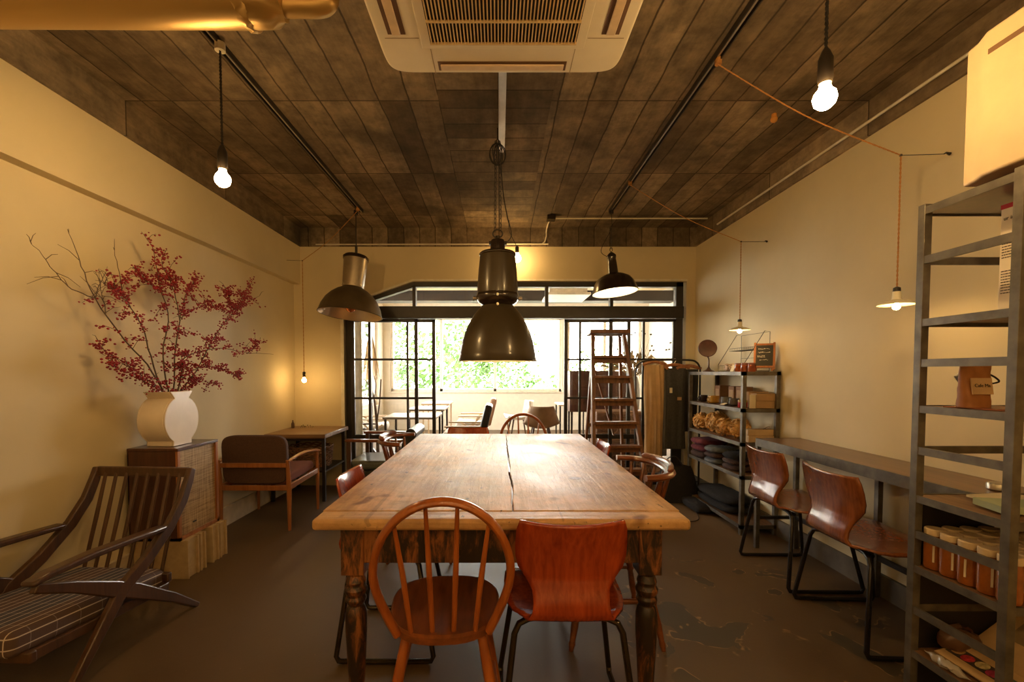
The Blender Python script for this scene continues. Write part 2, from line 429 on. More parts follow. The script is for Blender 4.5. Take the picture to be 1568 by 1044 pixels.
leaf(.70, 1.41, YB+.095, (.87,), 'c'); leaf(1.17, 1.88, YB+.05, (1.535,), 'd')

# ------------------------------------------------------------------ sun room behind the partition
SR = plain('white painted sun room wall', (.80, .74, .62), .7, 0, .04)
WINF = plain('cream window frame', (.80, .72, .58), .5)
FY = 9.45
struct(MB().bb(-2.6, -2.4, 4.95, 6.1, 0, 2.9).bb(-2.6, -2.4, 9.1, FY, 0, 2.9).bb(-2.6, -2.4, 6.1, 9.1, 0, .55).bb(-2.6, -2.4, 6.1, 9.1, 2.4, 2.9), 'wall_sunroom_left', SR)
o = MB().bb(-2.52, -2.46, 6.1, 9.1, .55, .6).bb(-2.52, -2.46, 6.1, 9.1, 2.35, 2.4).bb(-2.52, -2.46, 6.1, 6.15, .55, 2.4).bb(-2.52, -2.46, 7.57, 7.63, .55, 2.4).bb(-2.52, -2.46, 9.05, 9.1, .55, 2.4).build('window_3', WINF); o['kind'] = 'structure'  # side window added to bring more daylight into the sun room
MB().bb(-2.493, -2.487, 6.12, 9.08, .57, 2.38).build('window_glass', GLASSM, o)
struct(MB().bb(3.1, 3.3, 4.95, FY, 0, 2.9), 'wall_sunroom_right', SR)
m = MB().bb(-2.6, 3.3, FY, FY+.15, 0, .80).bb(-2.6, 3.3, FY, FY+.15, 2.34, 2.9).bb(-2.6, -2.25, FY, FY+.15, .8, 2.34).bb(1.3, 1.42, FY, FY+.15, .8, 2.34).bb(2.95, 3.3, FY, FY+.15, .8, 2.34)
struct(m, 'wall_sunroom_back', SR)
struct(MB().bb(-2.6, 3.3, YB+.2, FY+.15, 2.75, 2.9), 'ceiling_sunroom', plain('pale wood ceiling', (.72, .55, .32), .6, 0, .08))
struct(MB().bb(-2.6, -2.35, 4.95, 5.05, 0, 2.75).bb(2.26, 3.3, 4.95, 5.05, 0, 2.75).bb(-2.6, 3.3, 4.95, 5.0, 2.3, 2.75), 'wall_sunroom_front', SR)
struct(MB().bb(-2.4, 3.1, 8.0, 8.3, 2.45, 2.63), 'trim_3', plain('dark ceiling beam', (.035, .028, .022), .6))
def window(x0, x1, muls, idx):
    d = MB(); t = .05
    d.bb(x0, x1, FY+.03, FY+.1, .80, .86).bb(x0, x1, FY+.03, FY+.1, 2.28, 2.34).bb(x0, x0+t, FY+.03, FY+.1, .8, 2.34).bb(x1-t, x1, FY+.03, FY+.1, .8, 2.34)
    for xm in muls: d.bb(xm-.03, xm+.03, FY+.03, FY+.1, .8, 2.34)
    d.bb(x0-.03, x1+.03, FY-.03, FY+.03, .775, .80)
    o = d.build('window_%d' % idx, WINF, bevel=.004); o['kind'] = 'structure'
    MB().bb(x0+.02, x1-.02, FY+.06, FY+.066, .85, 2.3).build('window_glass', GLASSM, o)
window(-2.25, 1.30, (-1.2, -.08), 1); window(1.42, 2.95, (2.2,), 2)
# outside ground and trees
struct(MB().bb(-30, 30, 9.9, 60, -3.2, -3.0), 'ground', plain('sunlit ground', (.5, .48, .4), .9))
LEAFG = m_leaf('sunlit leaves', (.022, .07, .008), (.07, .17, .025)); BARK = plain('bark', (.16, .11, .07), .9)
def tree(x, y, h, rad, cnt, label, seed):
    random.seed(seed)
    t = thing('tree', label, 'tree', (x, y, -3.0), group='trees outside the sun room windows', world=True)
    MB().tube([(x, y, -3), (x+.1, y, -1), (x-.05, y+.1, h-1)], [.18, .13, .05], 8).build('trunk', BARK, t)
    d = MB()
    for _ in range(cnt):
        a = random.random()*2*PI; u = random.uniform(-1, 1); rr = rad*random.random()**.45; q = math.sqrt(1-u*u)
        c = Vector((x+rr*q*math.cos(a), y+rr*q*math.sin(a)*.6, h+rr*u*1.25))
        if noise.noise(c*1.3) < -.12: continue
        s = random.uniform(.05, .12); n1 = Vector((random.uniform(-1, 1), random.uniform(-1, 1), random.uniform(-1, 1))).normalized()
        e = n1.orthogonal().normalized()*s; f = n1.cross(e)*.7
        d.faces([c-e, c-f, c+e, c+f], [(0, 1, 2, 3)])
    d.build('foliage', LEAFG, t)
tree(-2.9, 15, .9, 2.3, 5200, 'leafy green tree seen through the leftmost window pane', 1)
tree(-.6, 19.5, 1.6, 2.4, 5200, 'leafy green tree seen in the middle panes behind the big lamp', 2)
tree(1.1, 14.5, -.4, 1.4, 2600, 'lower leafy bush-like tree right of the middle window post', 3)
tree(3.6, 18, .0, 1.7, 2200, 'pale green tree seen behind the step ladder', 4)
random.seed(7)

# ------------------------------------------------------------------ farmhouse table
TZ = .73; TX0, TX1, TY0, TY1 = -.60, .615, 1.435, 3.47
root = thing('farmhouse_table', 'long old pine farmhouse table with split top and worn dark turned legs', 'table', (0, 2.45, 0), world=True)
ny = 60
def crack(y): return .052+.007*noise.noise(Vector((0, y*4, 0)))*1.5+.004*noise.noise(Vector((3, y*14, 0)))
def gapw(y):
    t = (y-TY0)/(TY1-TY0); return .0012+.0042*max(0, math.sin(PI*min(1, max(0, t*1.1)))**.6)*(0.6+.6*abs(noise.noise(Vector((9, y*3, 0)))))
ys = [TY0+.10+(TY1-TY0-.10)*i/ny for i in range(ny+1)]
for sgn, xe in ((-1, TX0), (1, TX1)):
    poly = [(xe, ys[0]), (xe, ys[-1])]+[(crack(y)+sgn*gapw(y), y) for y in reversed(ys)]
    b = MB().prism(poly, lambda x, y: (x, y, TZ-.036), lambda x, y: (x, y, TZ)).build('tabletop_board', PINE, root, bevel=.003)
MB().bb(TX0, TX1, TY0, TY0+.097, TZ-.037, TZ).build('end_board', PINEX, root, bevel=.012, seg=3)
lx0, lx1, ly0, ly1 = -.487, .503, 1.525, 3.37
for x0, x1, y0, y1, n_ in ((lx0, lx1, ly0-.03, ly0-.005, 'a'), (lx0, lx1, ly1+.005, ly1+.03, 'b'), (lx0-.03, lx0-.005, ly0, ly1, 'c'), (lx1+.005, lx1+.03, ly0, ly1, 'd')):
    MB().bb(x0, x1, y0, y1, .565, TZ-.038).build('apron', WORN, root, bevel=.002)
prof = [(.018, 0), (.024, .015), (.027, .05), (.022, .07), (.024, .10), (.030, .20), (.036, .33), (.036, .38), (.030, .405), (.024, .412), (.030, .42), (.036, .432), (.030, .446), (.037, .458), (.038, .468), (.030, .482), (.034, .494), (.030, .505), (.026, .515), (.030, .53)]
for x in (lx0, lx1):
    for y in (ly0, ly1):
        MB().lathe(prof, (x, y, 0), 24).bb(x-.038, x+.038, y-.038, y+.038, .525, TZ-.038).build('leg', WORN, root, bevel=.003)

# ------------------------------------------------------------------ chairs
def seat_shape(w, d, back=.8, n=40, y0=0, e=2.6):
    pts = []
    for k in range(n):
        a = 2*PI*k/n; c, s_ = math.cos(a), math.sin(a)
        x = math.copysign(abs(c)**(2/e), c); y = math.copysign(abs(s_)**(2/e), s_)
        ww = w*(back+(1-back)*(y+1)/2)
        pts.append((x*ww, y0+y*d))
    return pts
def slab_seat(w, d, z, th, dish=.012, back=.8, y0=0, e=2.6):
    m = MB(); out = seat_shape(w, d, back, y0=y0, e=e); n = len(out); R_ = []
    lv = [(0, -dish, True), (.5, -dish*.8, True), (.8, -dish*.2, True), (.96, 0, True), (1, -.006, True), (1, -th+.006, False), (.95, -th, False), (0, -th, False)]
    rings = []
    for f, dz, _ in lv:
        if f == 0: rings.append([m.bm.verts.new((0, y0, z+dz))]); continue
        rings.append([m.bm.verts.new((x*f, y0+(y-y0)*f, z+dz)) for x, y in out])
    for A, B in zip(rings, rings[1:]):
        for k in range(n):
            a = A[k % len(A)]; b = A[(k+1) % len(A)]; c = B[(k+1) % len(B)]; d_ = B[k % len(B)]
            vs = []
            for v in (a, b, c, d_):
                if v not in vs: vs.append(v)
            if len(vs) > 2: m.bm.faces.new(vs)
    return m
def make_windsor(loc, rz, label):
    t = thing('hoop_back_chair', label, 'chair', loc, rz, 'wooden hoop back chairs at the pine table')
    slab_seat(.19, .20, .445, .032, .012, .86).build('seat', WSEAT, t)
    ctl = []
    for k in range(33):
        a = PI*k/32; s_ = math.sin(a); c = math.cos(a)
        x = .196*c; z = .62+.225*s_
        ctl.append((x, z))
    low = [(.135, .43), (.157, .48), (.178, .535), (.192, .585)]
    pts = low+ctl+[(-x, z) for x, z in reversed(low)]
    back = lambda z: -.155-(z-.44)*.20
    MB().tube([(x, back(z), z) for x, z in pts], .0155, 12, flat=(.8, 1.15)).build('hoop', WINDSOR, t)
    for i in range(4):
        k = i-1.5; xt = k*.088; zt = .62+.225*math.sqrt(max(0, 1-(xt/.196)**2))-.006
        MB().tube([(k*.062, -.168, .438), (k*.075, back(.62), .62), (xt, back(zt), zt)], [.0075, .0085, .006], 10).build('spindle', WINDSOR, t)
    feet = {}
    for sx in (-1, 1):
        for sy in (-1, 1):
            a = Vector((sx*.11, sy*.11, .42)); b = Vector((sx*.19, sy*.20, 0))
            MB().tube([a, a.lerp(b, .45), b], [.014, .0185, .011], 12).build('leg', WINDSOR, t); feet[sx, sy] = a.lerp(b, .68)
    for sx in (-1, 1): MB().tube([feet[sx, -1], (feet[sx, -1]+feet[sx, 1])/2, feet[sx, 1]], [.008, .012, .008], 8).build('stretcher', WINDSOR, t)
    MB().tube([(feet[-1, -1]+feet[-1, 1])/2, (feet[1, -1]+feet[1, 1])/2], .009, 8).build('stretcher', WINDSOR, t)
    return t
wch = make_windsor((-.175, 1.475, 0), R(4), 'amber hoop back spindle chair in the foreground at the near end of the pine table')
dup(wch, (.205, 3.60, 0), R(180), 'hoop back spindle chair at the far end of the pine table, only its arch showing')

def make_ply(loc, rz, label, plym, tubem, name='moulded_plywood_chair', group='moulded plywood chairs on steel sled legs', ws=1.0):
    t = thing(name, label, 'chair', loc, rz, group)
    P_ = [(-.238, .752, .158), (-.228, .725, .167), (-.214, .68, .171), (-.202, .635, .170), (-.195, .60, .162), (-.194, .565, .138), (-.202, .53, .119), (-.213, .495, .116), (-.216, .465, .120), (-.203, .440, .132), (-.17, .427, .155), (-.13, .423, .178), (-.08, .424, .194), (-.02, .426, .202), (.06, .432, .204), (.12, .438, .199), (.165, .436, .184), (.195, .425, .160)]
    def fn(u, v):
        x = u*(len(P_)-1); i = min(int(x), len(P_)-2); f = x-i
        y = P_[i][0]*(1-f)+P_[i+1][0]*f; z = P_[i][1]*(1-f)+P_[i+1][1]*f; w = P_[i][2]*(1-f)+P_[i+1][2]*f
        s_ = (v*2-1)
        if u < .55: y += .030*s_*s_*(1-u/.55); z -= .010*(1-s_*s_)*max(0, 1-u*8)
        else: z += .010*s_*s_*(1-abs(u-.75)*3)
        if u > .5 and u < .7: z += .012*s_*s_*(1-abs(u-.6)*10)
        return (s_*w*ws, y, z)
    MB().grid(fn, 51, 16).build('seat_shell', plym, t, solid=.011, smooth=60)
    for sx in (-1, 1):
        a = sx*.15*ws; f = sx*.215*ws
        pts = [(a*.6, .12, .405), (a, .12, .408), (a*1.1, .135, .39), (f, .20, .03), (f, .19, .012), (f, .17, .010), (f, -.17, .010), (f, -.19, .012), (f, -.20, .03), (a*1.15, -.155, .37), (a*1.05, -.15, .40), (a*.85, -.14, .41), (a*.4, -.12, .411)]
        MB().tube(pts, .0105, 10).build('sled_leg', tubem, t)
    for yy in (-.12, .12): MB().tube([(-.14*ws, yy, .405), (.14*ws, yy, .405)], .009, 8).build('seat_support', tubem, t)
    return t
pch = make_ply((.222, 1.575, 0), 0, 'red brown moulded plywood chair in the foreground at the near end of the pine table', PLY, BRASSY)
dup(pch, (-.47, 2.05, 0), R(-90), 'moulded plywood chair on the left side of the pine table with sled legs under it')
dup(pch, (.47, 2.93, 0), R(90), 'moulded plywood chair on the right side of the pine table beyond the bow back chair')
dup(pch, (-.25, 3.50, 0), R(180), 'moulded plywood chair at the far end of the pine table beside the hoop chair')
cch = make_ply((1.745, 2.10, 0), R(-93), 'chestnut plywood chair at the wall counter, nearer the tall steel shelf', PLY2, TUBE, 'moulded_plywood_counter_chair', 'chestnut plywood chairs at the wall counter', 1.18)
dup(cch, (1.775, 2.68, 0), R(-91), 'chestnut plywood chair at the far end of the wall counter near the display shelf')

def make_bow(loc, rz, label):
    t = thing('bow_back_chair', label, 'chair', loc, rz, 'low bow back spindle chairs at the pine table')
    slab_seat(.21, .20, .44, .032, .012, .9, e=3).build('seat', WSEAT, t)
    rail = []
    for k in range(25):
        a = PI*(k/24); rail.append((.235*math.cos(a), -.105-.165*math.sin(a)**.8, .755))
    MB().tube(rail, [.020]+[.022]*23+[.020], 12, flat=(.65, 1.15)).build('bow_rail', WSEAT, t)
    cr = [p for p in rail[5:20]]
    MB().tube([(x*.98, y-.004, z+.022) for x, y, z in cr], [.006]+[.02]*13+[.006], 10, flat=(.9, .7)).build('crest', WSEAT, t)
    for k in range(7):
        a = PI*(.12+.76*k/6); x = math.cos(a); y = math.sin(a)**.8
        MB().tube([(.17*x, -.10-.09*y, .435), (.20*x, -.105-.12*y, .6), (.235*x, -.105-.165*y, .75)], [.008, .011, .007], 10).build('spindle', WSEAT, t)
    for sx in (-1, 1):
        for sy in (-1, 1):
            a = Vector((sx*.13, sy*.12, .42)); b = Vector((sx*.21, sy*.20, 0)); L = []; rr = []
            for f, r in ((0, .014), (.15, .013), (.3, .019), (.42, .021), (.5, .014), (.53, .02), (.56, .014), (.75, .017), (.9, .012), (.93, .015), (1, .009)):
                L.append(a.lerp(b, f)); rr.append(r)
            MB().tube(L, rr, 12).build('leg', WSEAT, t)
    for sx in (-1, 1):
        MB().tube([(sx*.175, -.165, .2), (sx*.175, 0, .2), (sx*.175, .165, .2)], [.008, .014, .008], 10).build('stretcher', WSEAT, t)
    MB().tube([(-.175, 0, .2), (0, 0, .2), (.175, 0, .2)], [.008, .014, .008], 10).build('stretcher', WSEAT, t)
    return t
bch = make_bow((.51, 2.13, 0), R(90), 'dark low bow back spindle chair on the right side of the pine table')
dup(bch, (-.50, 3.02, 0), R(-90), 'dark low bow back chair on the left side of the pine table')

# ---- lounge chair with x frame
root = thing('lounge_armchair', 'dark wooden slatted lounge armchair with x-shaped sides and striped plaid seat cushion', 'armchair', (-1.85, 1.95, 0), world=True)
fv = Vector((-.06, -.998, 0)); wv = Vector((-.998, .06, 0)); O = Vector((-1.545, 2.30, 0))
def SP(s_, z, w=0): return O+fv*s_+wv*w+Vector((0, 0, z))
def plank_path(pts, wd, w, th):
    """flat plank along (s,z) points with widths, extruded sideways"""
    L = []; Rr = []
    for i, (s_, z) in enumerate(pts):
        a = pts[max(0, i-1)]; b = pts[min(len(pts)-1, i+1)]
        d = Vector((b[0]-a[0], b[1]-a[1])).normalized(); nrm = Vector((-d.y, d.x))
        L.append((s_+nrm.x*wd[i]/2, z+nrm.y*wd[i]/2)); Rr.append((s_-nrm.x*wd[i]/2, z-nrm.y*wd[i]/2))
    poly = L+Rr[::-1]
    m = MB(); a = [m.bm.verts.new(SP(p[0], p[1], w)) for p in poly]; b = [m.bm.verts.new(SP(p[0], p[1], w+th)) for p in poly]; n = len(pts); k = len(poly)
    for i in range(n-1):
        m.bm.faces.new((a[i], a[i+1], a[k-2-i], a[k-1-i])); m.bm.faces.new((b[i], b[k-1-i], b[k-2-i], b[i+1]))
    for i in range(k): m.bm.faces.new((a[i], a[(i+1) % k], b[(i+1) % k], b[i]))
    return m
for w in (0, .50):
    plank_path([(.01, .715), (.03, .66), (.075, .57), (.16, .47), (.30, .36), (.42, .29), (.52, .17), (.66, 0)], [.035, .045, .05, .052, .055, .06, .045, .028], w, .028).build('back_upright', DKWOOD, root, bevel=.006)
    plank_path([(-.01, .0), (.15, .12), (.36, .255), (.46, .31), (.62, .395), (.76, .455)], [.028, .045, .065, .065, .045, .035], w+.001, .026).build('front_leg', DKWOOD, root, bevel=.006)
    plank_path([(.20, .475), (.35, .482), (.55, .49), (.72, .485), (.78, .475)], [.024, .026, .028, .026, .02], w-.012, .052).build('armrest', DKWOOD, root, bevel=.008)
MB().bar(SP(.015, .695, .02), SP(.015, .695, .51), .02, .05).build('top_rail', DKWOOD, root, bevel=.006)
MB().bar(SP(.155, .22, .02), SP(.155, .22, .51), .025, .045).build('seat_rail', DKWOOD, root, bevel=.005)
MB().bar(SP(.76, .215, .02), SP(.76, .215, .51), .025, .04).bar(SP(.15, .175, .04), SP(.76, .215, .04), .022, .04).bar(SP(.15, .175, .49), SP(.76, .215, .49), .022, .04).build('seat_frame', DKWOOD, root, bevel=.005)
for k in range(8):
    w = .065+k*.0565
    MB().tube([SP(.02, .69, w), SP(.08, .48, w), SP(.155, .235, w)], [.009, .011, .009], 8, flat=(1, .7)).build('back_slat', DKWOOD, root)
CUSH = stripes('dark plaid wool', (.055, .048, .055), (.52, .44, .36), (.095, .055, .042), w=.11)
def cush(u, v):
    s_ = .16+.72*u; w = .03+.475*v
    return SP(s_, .36+.03*u, w)
m = MB(); th = .085
o_ = SP(.16, .30, .035); 
rot = Matrix((-wv, -fv, Vector((0, 0, 1)))).transposed() @ Matrix.Rotation(R(-5), 3, 'X')
cc = SP(.475, .243, .27)
cuo = MB().box((0, 0, 0), (.44, .67, .09)).build('seat_cushion', CUSH, root, bevel=.028, seg=4)
cuo.data.transform(Matrix.Translation(cc-Vector(OFF[root.name])+Vector(OFF[root.name])) @ Matrix.Identity(4)) if False else None
cuo.data.transform(Matrix.Translation(Vector(OFF[root.name])))
cuo.location = cc-Vector(OFF[root.name]); cuo.rotation_euler = rot.to_euler()

# ---- teak armchair at the corner desk
root = thing('teak_armchair', 'teak armchair with dark brown wool back facing the corner table by the left wall', 'armchair', (-1.86, 3.68, 0), world=True)
ax0, ax1, ay0, ay1 = -2.11, -1.59, 3.42, 3.96
for x in (ax0, ax1):
    sx = -1 if x == ax0 else 1
    MB().tube([(x, ay0, 0), (x, ay0+.0, .32), (x, ay0-.02, .54)], [.012, .019, .013], 10, flat=(1, 1)).build('leg', TEAK, root)
    MB().tube([(x, ay1, 0), (x, ay1, .32), (x, ay1-.01, .535)], [.011, .017, .013], 10).build('leg', TEAK, root)
    m = MB(); n_ = 14; rr = []
    for i in range(n_+1):
        f = i/n_; rr.append((Vector((x, ay0-.02+f*(ay1-ay0+.02), .515+.045*math.sin(PI*(.15+.75*f))-.01)), .012+.013*f))
    m.tube([p for p, r in rr], [r for p, r in rr], 10, flat=(.5, 1.2)).build('armrest', TEAK, root)
    MB().bar((x, ay0, .33), (x, ay1, .345), .02, .042).build('side_rail', TEAK, root, bevel=.004)
MB().bar((ax0, ay0, .325), (ax1, ay0, .325), .02, .04).build('seat_rail', TEAK, root, bevel=.004)
MB().bar((ax0, ay1, .345), (ax1, ay1, .345), .02, .04).build('seat_rail', TEAK, root, bevel=.004)
MB().bar((ax0, ay0-.015, .50), (ax1, ay0-.015, .50), .022, .034).build('back_rail', TEAK, root, bevel=.004)
def backp(z0, z1, y0, y1, w, nm):
    pts = seat_shape(w, (z1-z0)/2, 1, 40, (z0+z1)/2, 6)
    return MB().prism(pts, lambda x, z: (-1.85+x, y0+(z-.34)*-.06, z), lambda x, z: (-1.85+x, y1+(z-.34)*-.06, z))
backp(.35, .725, ay0+.005, ay0+.06, .245, 'b').build('backrest', BRFAB, root, bevel=.012, seg=3)
m = MB().box((-1.85, 3.70, .385), (.47, .50, .075), Matrix.Rotation(R(3), 3, 'X')); m.build('seat_cushion', REDFAB, root, bevel=.025, seg=4)

# ---- corner table
root = thing('corner_table', 'small rough wood slab table on black legs in the back left corner', 'table', (-1.87, 4.46, 0), world=True)
MB().bb(-2.145, -1.585, 4.13, 4.775, .595, .635).build('table_top', SLAB, root, bevel=.006)
for x in (-2.10, -1.625):
    for y in (4.20, 4.73): MB().bb(x-.014, x+.014, y-.014, y+.014, 0, .595).build('leg', BLACK, root)
MB().bb(-2.11, -1.615, 4.19, 4.21, .565, .595).bb(-2.11, -1.615, 4.72, 4.74, .565, .595).build('frame', BLACK, root)
MB().bb(-2.11, -1.615, 4.20, 4.73, .27, .285).build('lower_shelf', BLACK, root)
WICK = wood('brown wicker', (.10, .035, .015), (.34, .17, .075), 'x', 60, .6, None, .5)
m = MB()
def weave(m, cx, cy, z0, rx, ry, rows, dz, amp=.006, seg=60, r=.007):
    for j in range(rows):
        f = j/max(1, rows-1)
        m.tube([(cx+(rx+.02*f+amp*math.sin(k*PI*seg/6/seg*6+j*PI))*math.cos(2*PI*k/seg), cy+(ry+.02*f)*math.sin(2*PI*k/seg), z0+j*dz+amp*math.sin(k*1.6+j*2)) for k in range(seg)], r, 5, closed=True)
weave(m, -1.85, 4.45, .30, .19, .17, 11, .018)
m.lathe([(.0, .287), (.18, .289)], (-1.85, 4.45, 0), 24)
tag(m.build('wicker_basket', WICK, origin=(-1.85, 4.45, .287)), 'brown wicker basket on the low shelf under the corner table', 'basket')
# little bottle + twigs on the corner table
t = thing('bud_vase', 'tiny dark bud vase with sprigs on the corner table against the wall', 'vase', (-2.09, 4.60, .635), world=True)
MB().lathe([(.014, .635), (.016, .65), (.015, .68), (.006, .70), (.006, .715)], (-2.09, 4.60, 0), 14).build('bottle', DKWOOD, t)
m = MB()
for k in range(7):
    a = k*.9; m.tube([(-2.02+.02*k, 4.62, .636), (-2.02+.02*k+.01*math.cos(a), 4.62, .655+.008*math.sin(a*2))], .0015, 5).ball((-2.02+.02*k+.01*math.cos(a), 4.62, .655+.008*math.sin(a*2)), .006)
m.build('sprig', plain('dry sprig', (.12, .10, .05), .8), t)

# ---- black leather armchair by the partition
root = thing('leather_armchair', 'black leather armchair with wooden arms in front of the left sliding doors', 'armchair', (-1.08, 4.18, 0), world=True)
for x in (-1.30, -.87):
    for y in (3.93, 4.48): MB().bar((x, y, 0), (x, y, .60), .035, .03, (0, 1, 0)).build('leg', DKWOOD, root, bevel=.005)
for y in (3.93, 4.48): MB().bar((-1.33, y, .61), (-.84, y, .605), .06, .024).build('armrest', WSEAT, root, bevel=.008)
MB().bb(-1.31, -.82, 3.96, 4.45, .22, .34).build('seat_base', LEATHER, root, bevel=.02, seg=3)
MB().bb(-1.33, -.88, 3.965, 4.445, .34, .42).build('seat_cushion', LGREY, root, bevel=.03, seg=4)
MB().box((-.82, 4.205, .50), (.10, .48, .36), Matrix.Rotation(R(12), 3, 'Y')).build('backrest', LEATHER, root, bevel=.03, seg=4)
MB().tube([(-.775, 3.97, .655), (-.775, 4.44, .655)], .05, 20).build('back_roll', LEATHER, root, bevel=.01)

# ------------------------------------------------------------------ cabinet, blocks, vase, branches
root = thing('speaker_cabinet', 'dark wooden cabinet with woven cane front standing on blocks by the left wall', 'cabinet', (-1.98, 2.76, .227), world=True)
cx0, cx1, cy0, cy1, cz0, cz1 = -2.125, -1.835, 2.585, 2.955, .227, .765
MB().bb(cx0, cx1-.012, cy0, cy0+.018, cz0, cz1-.018).bb(cx0, cx1-.012, cy1-.018, cy1, cz0, cz1-.018).bb(cx0, cx1-.012, cy0, cy1, cz0, cz0+.018).bb(cx0, cx0+.01, cy0, cy1, cz0, cz1-.02).build('body', ROSE, root, bevel=.002)
MB().bb(cx0, cx1+.002, cy0-.003, cy1+.003, cz1-.018, cz1).build('top_panel', ROSE, root, bevel=.003)
MB().bb(cx1-.03, cx1-.012, cy0+.018, cy1-.018, cz0+.018, cz1-.018).build('cane_front', m_cane(), root)
MB().bb(cx1-.014, cx1, cy0, cy0+.02, cz0, cz1-.018).bb(cx1-.014, cx1, cy1-.02, cy1, cz0, cz1-.018).bb(cx1-.014, cx1, cy0, cy1, cz0, cz0+.02).build('front_frame', TEAK, root)
MB().box((cx1-.009, 2.73, .30), (.004, .03, .008)).build('badge', BLACK, root)
for i, (y0, y1, lb) in enumerate(((2.60, 2.70, 'pale block under the cabinet, nearest of the four'), (2.715, 2.765, 'thin pale block under the cabinet right behind the nearest one'), (2.83, 2.895, 'pale block under the cabinet, third from the near end'), (2.91, 2.98, 'pale block under the cabinet, farthest of the four'))):
    m = MB().bb(-2.115, -1.80, y0, y1, 0, .01)
    m = MB().bb(-2.115, -1.80, y0, y0+.012, 0, .2265).bb(-2.115, -1.80, y1-.012, y1, 0, .2265).bb(-2.115, -1.812, y0+.012, y1-.012, 0, .2265)
    tag(m.build('support_block', PLYBLK, origin=(-1.96, (y0+y1)/2, 0), bevel=.002), lb, 'block', 'pale blocks under the speaker cabinet')
# vase
vy, vz, vr = 2.725, .918, .143
prof = []
for k in range(25):
    a = R(-122)+R(244)*k/24      # right side from bottom to top measured from +y ... built as full outline
right = [(.078, .766), (.078, .79)]
for k in range(21):
    a = R(-58)+R(116)*k/20; right.append((vr*math.cos(a)*1.03, vz+vr*math.sin(a)))
right += [(.060, 1.046), (.078, 1.065), (.098, 1.087)]
full = [(vy+y, z) for y, z in right]+[(vy-y, z) for y, z in reversed(right)]
inner = [(vy+.086, 1.087), (vy+.046, 1.05), (vy+.046, .99), (vy-.046, .99), (vy-.046, 1.05), (vy-.086, 1.087)]
nr = [(vy+y, z) for y, z in right]+inner+[(vy-y, z) for y, z in reversed(right)]
m = MB(); fx = lambda X: (lambda y, z: (X, y, z))
def cap_prism(m, poly, x0, x1):
    m.prism(poly, fx(x0), fx(x1))
cap_prism(m, full, -2.06, -2.05); cap_prism(m, nr, -2.05, -1.91); cap_prism(m, full, -1.91, -1.90)
tag(m.build('disc_vase', CERAM, origin=(-1.98, vy, .766), smooth=50, bevel=.003), 'pale ceramic round flat vase holding berry branches on the cane front cabinet', 'vase')
BR = {
'A':[(-1.97,2.66,1.10),(-1.99,2.59,1.23),(-2.01,2.44,1.39),(-2.02,2.29,1.57),(-2.04,2.25,1.71),(-2.06,2.24,1.80),(-2.08,2.22,1.89)],
'A2':[(-2.02,2.29,1.57),(-2.03,2.17,1.60),(-2.04,2.10,1.67),(-2.07,2.07,1.74),(-2.10,2.06,1.79)],
'A3':[(-2.02,2.29,1.57),(-2.02,2.33,1.66),(-2.06,2.42,1.76)],
'A4':[(-2.01,2.34,1.50),(-2.02,2.33,1.60),(-2.05,2.35,1.72)],
'B':[(-1.98,2.67,1.10),(-1.99,2.60,1.31),(-2.00,2.55,1.48),(-2.02,2.47,1.61),(-2.03,2.45,1.75),(-2.04,2.43,1.86)],
'B2':[(-2.02,2.49,1.58),(-2.02,2.41,1.62),(-2.05,2.38,1.66)],
'C':[(-1.98,2.72,1.09),(-1.98,2.69,1.34),(-1.98,2.74,1.52),(-1.99,2.69,1.70),(-1.99,2.67,1.79),(-1.99,2.64,1.91),(-1.99,2.56,1.98)],
'C2':[(-1.985,2.70,1.66),(-2.00,2.62,1.71),(-2.02,2.54,1.78)],
'D':[(-1.97,2.75,1.09),(-1.97,2.78,1.34),(-1.97,2.82,1.53),(-1.97,2.78,1.69),(-1.96,2.73,1.75),(-1.96,2.67,1.84),(-1.96,2.71,1.92)],
'D2':[(-1.97,2.82,1.53),(-1.96,2.87,1.69),(-1.94,2.90,1.75),(-1.92,2.94,1.81)],
'D3':[(-1.97,2.82,1.53),(-1.95,2.96,1.62),(-1.93,3.05,1.62),(-1.90,3.08,1.65)],
'E':[(-1.95,2.79,1.09),(-1.92,2.90,1.22),(-1.90,3.00,1.38),(-1.87,3.13,1.55),(-1.85,3.30,1.68),(-1.82,3.48,1.78)],
'E2':[(-1.85,3.24,1.64),(-1.85,3.33,1.75),(-1.84,3.38,1.83)],
'E3':[(-1.86,3.20,1.60),(-1.86,3.18,1.69),(-1.86,3.13,1.76)],
'F':[(-1.95,2.77,1.10),(-1.94,2.79,1.22),(-1.90,2.78,1.30),(-1.85,3.02,1.36),(-1.80,3.25,1.34),(-1.76,3.56,1.34)],
'F2':[(-1.80,3.27,1.34),(-1.80,3.38,1.39),(-1.80,3.44,1.45)],
'G':[(-1.97,2.68,1.08),(-1.97,2.60,1.13),(-2.00,2.48,1.22),(-2.02,2.37,1.29),(-2.05,2.32,1.37)],
'G2':[(-1.96,2.69,1.07),(-1.97,2.59,1.12),(-1.98,2.48,1.18),(-1.99,2.38,1.22),(-2.00,2.34,1.25)],
'I':[(-1.95,2.76,1.09),(-1.94,2.80,1.17),(-1.89,2.92,1.24),(-1.85,3.05,1.22),(-1.80,3.15,1.16)],
'J':[(-1.95,2.74,1.07),(-1.94,2.82,1.10),(-1.90,2.86,1.14),(-1.85,2.98,1.13)]}
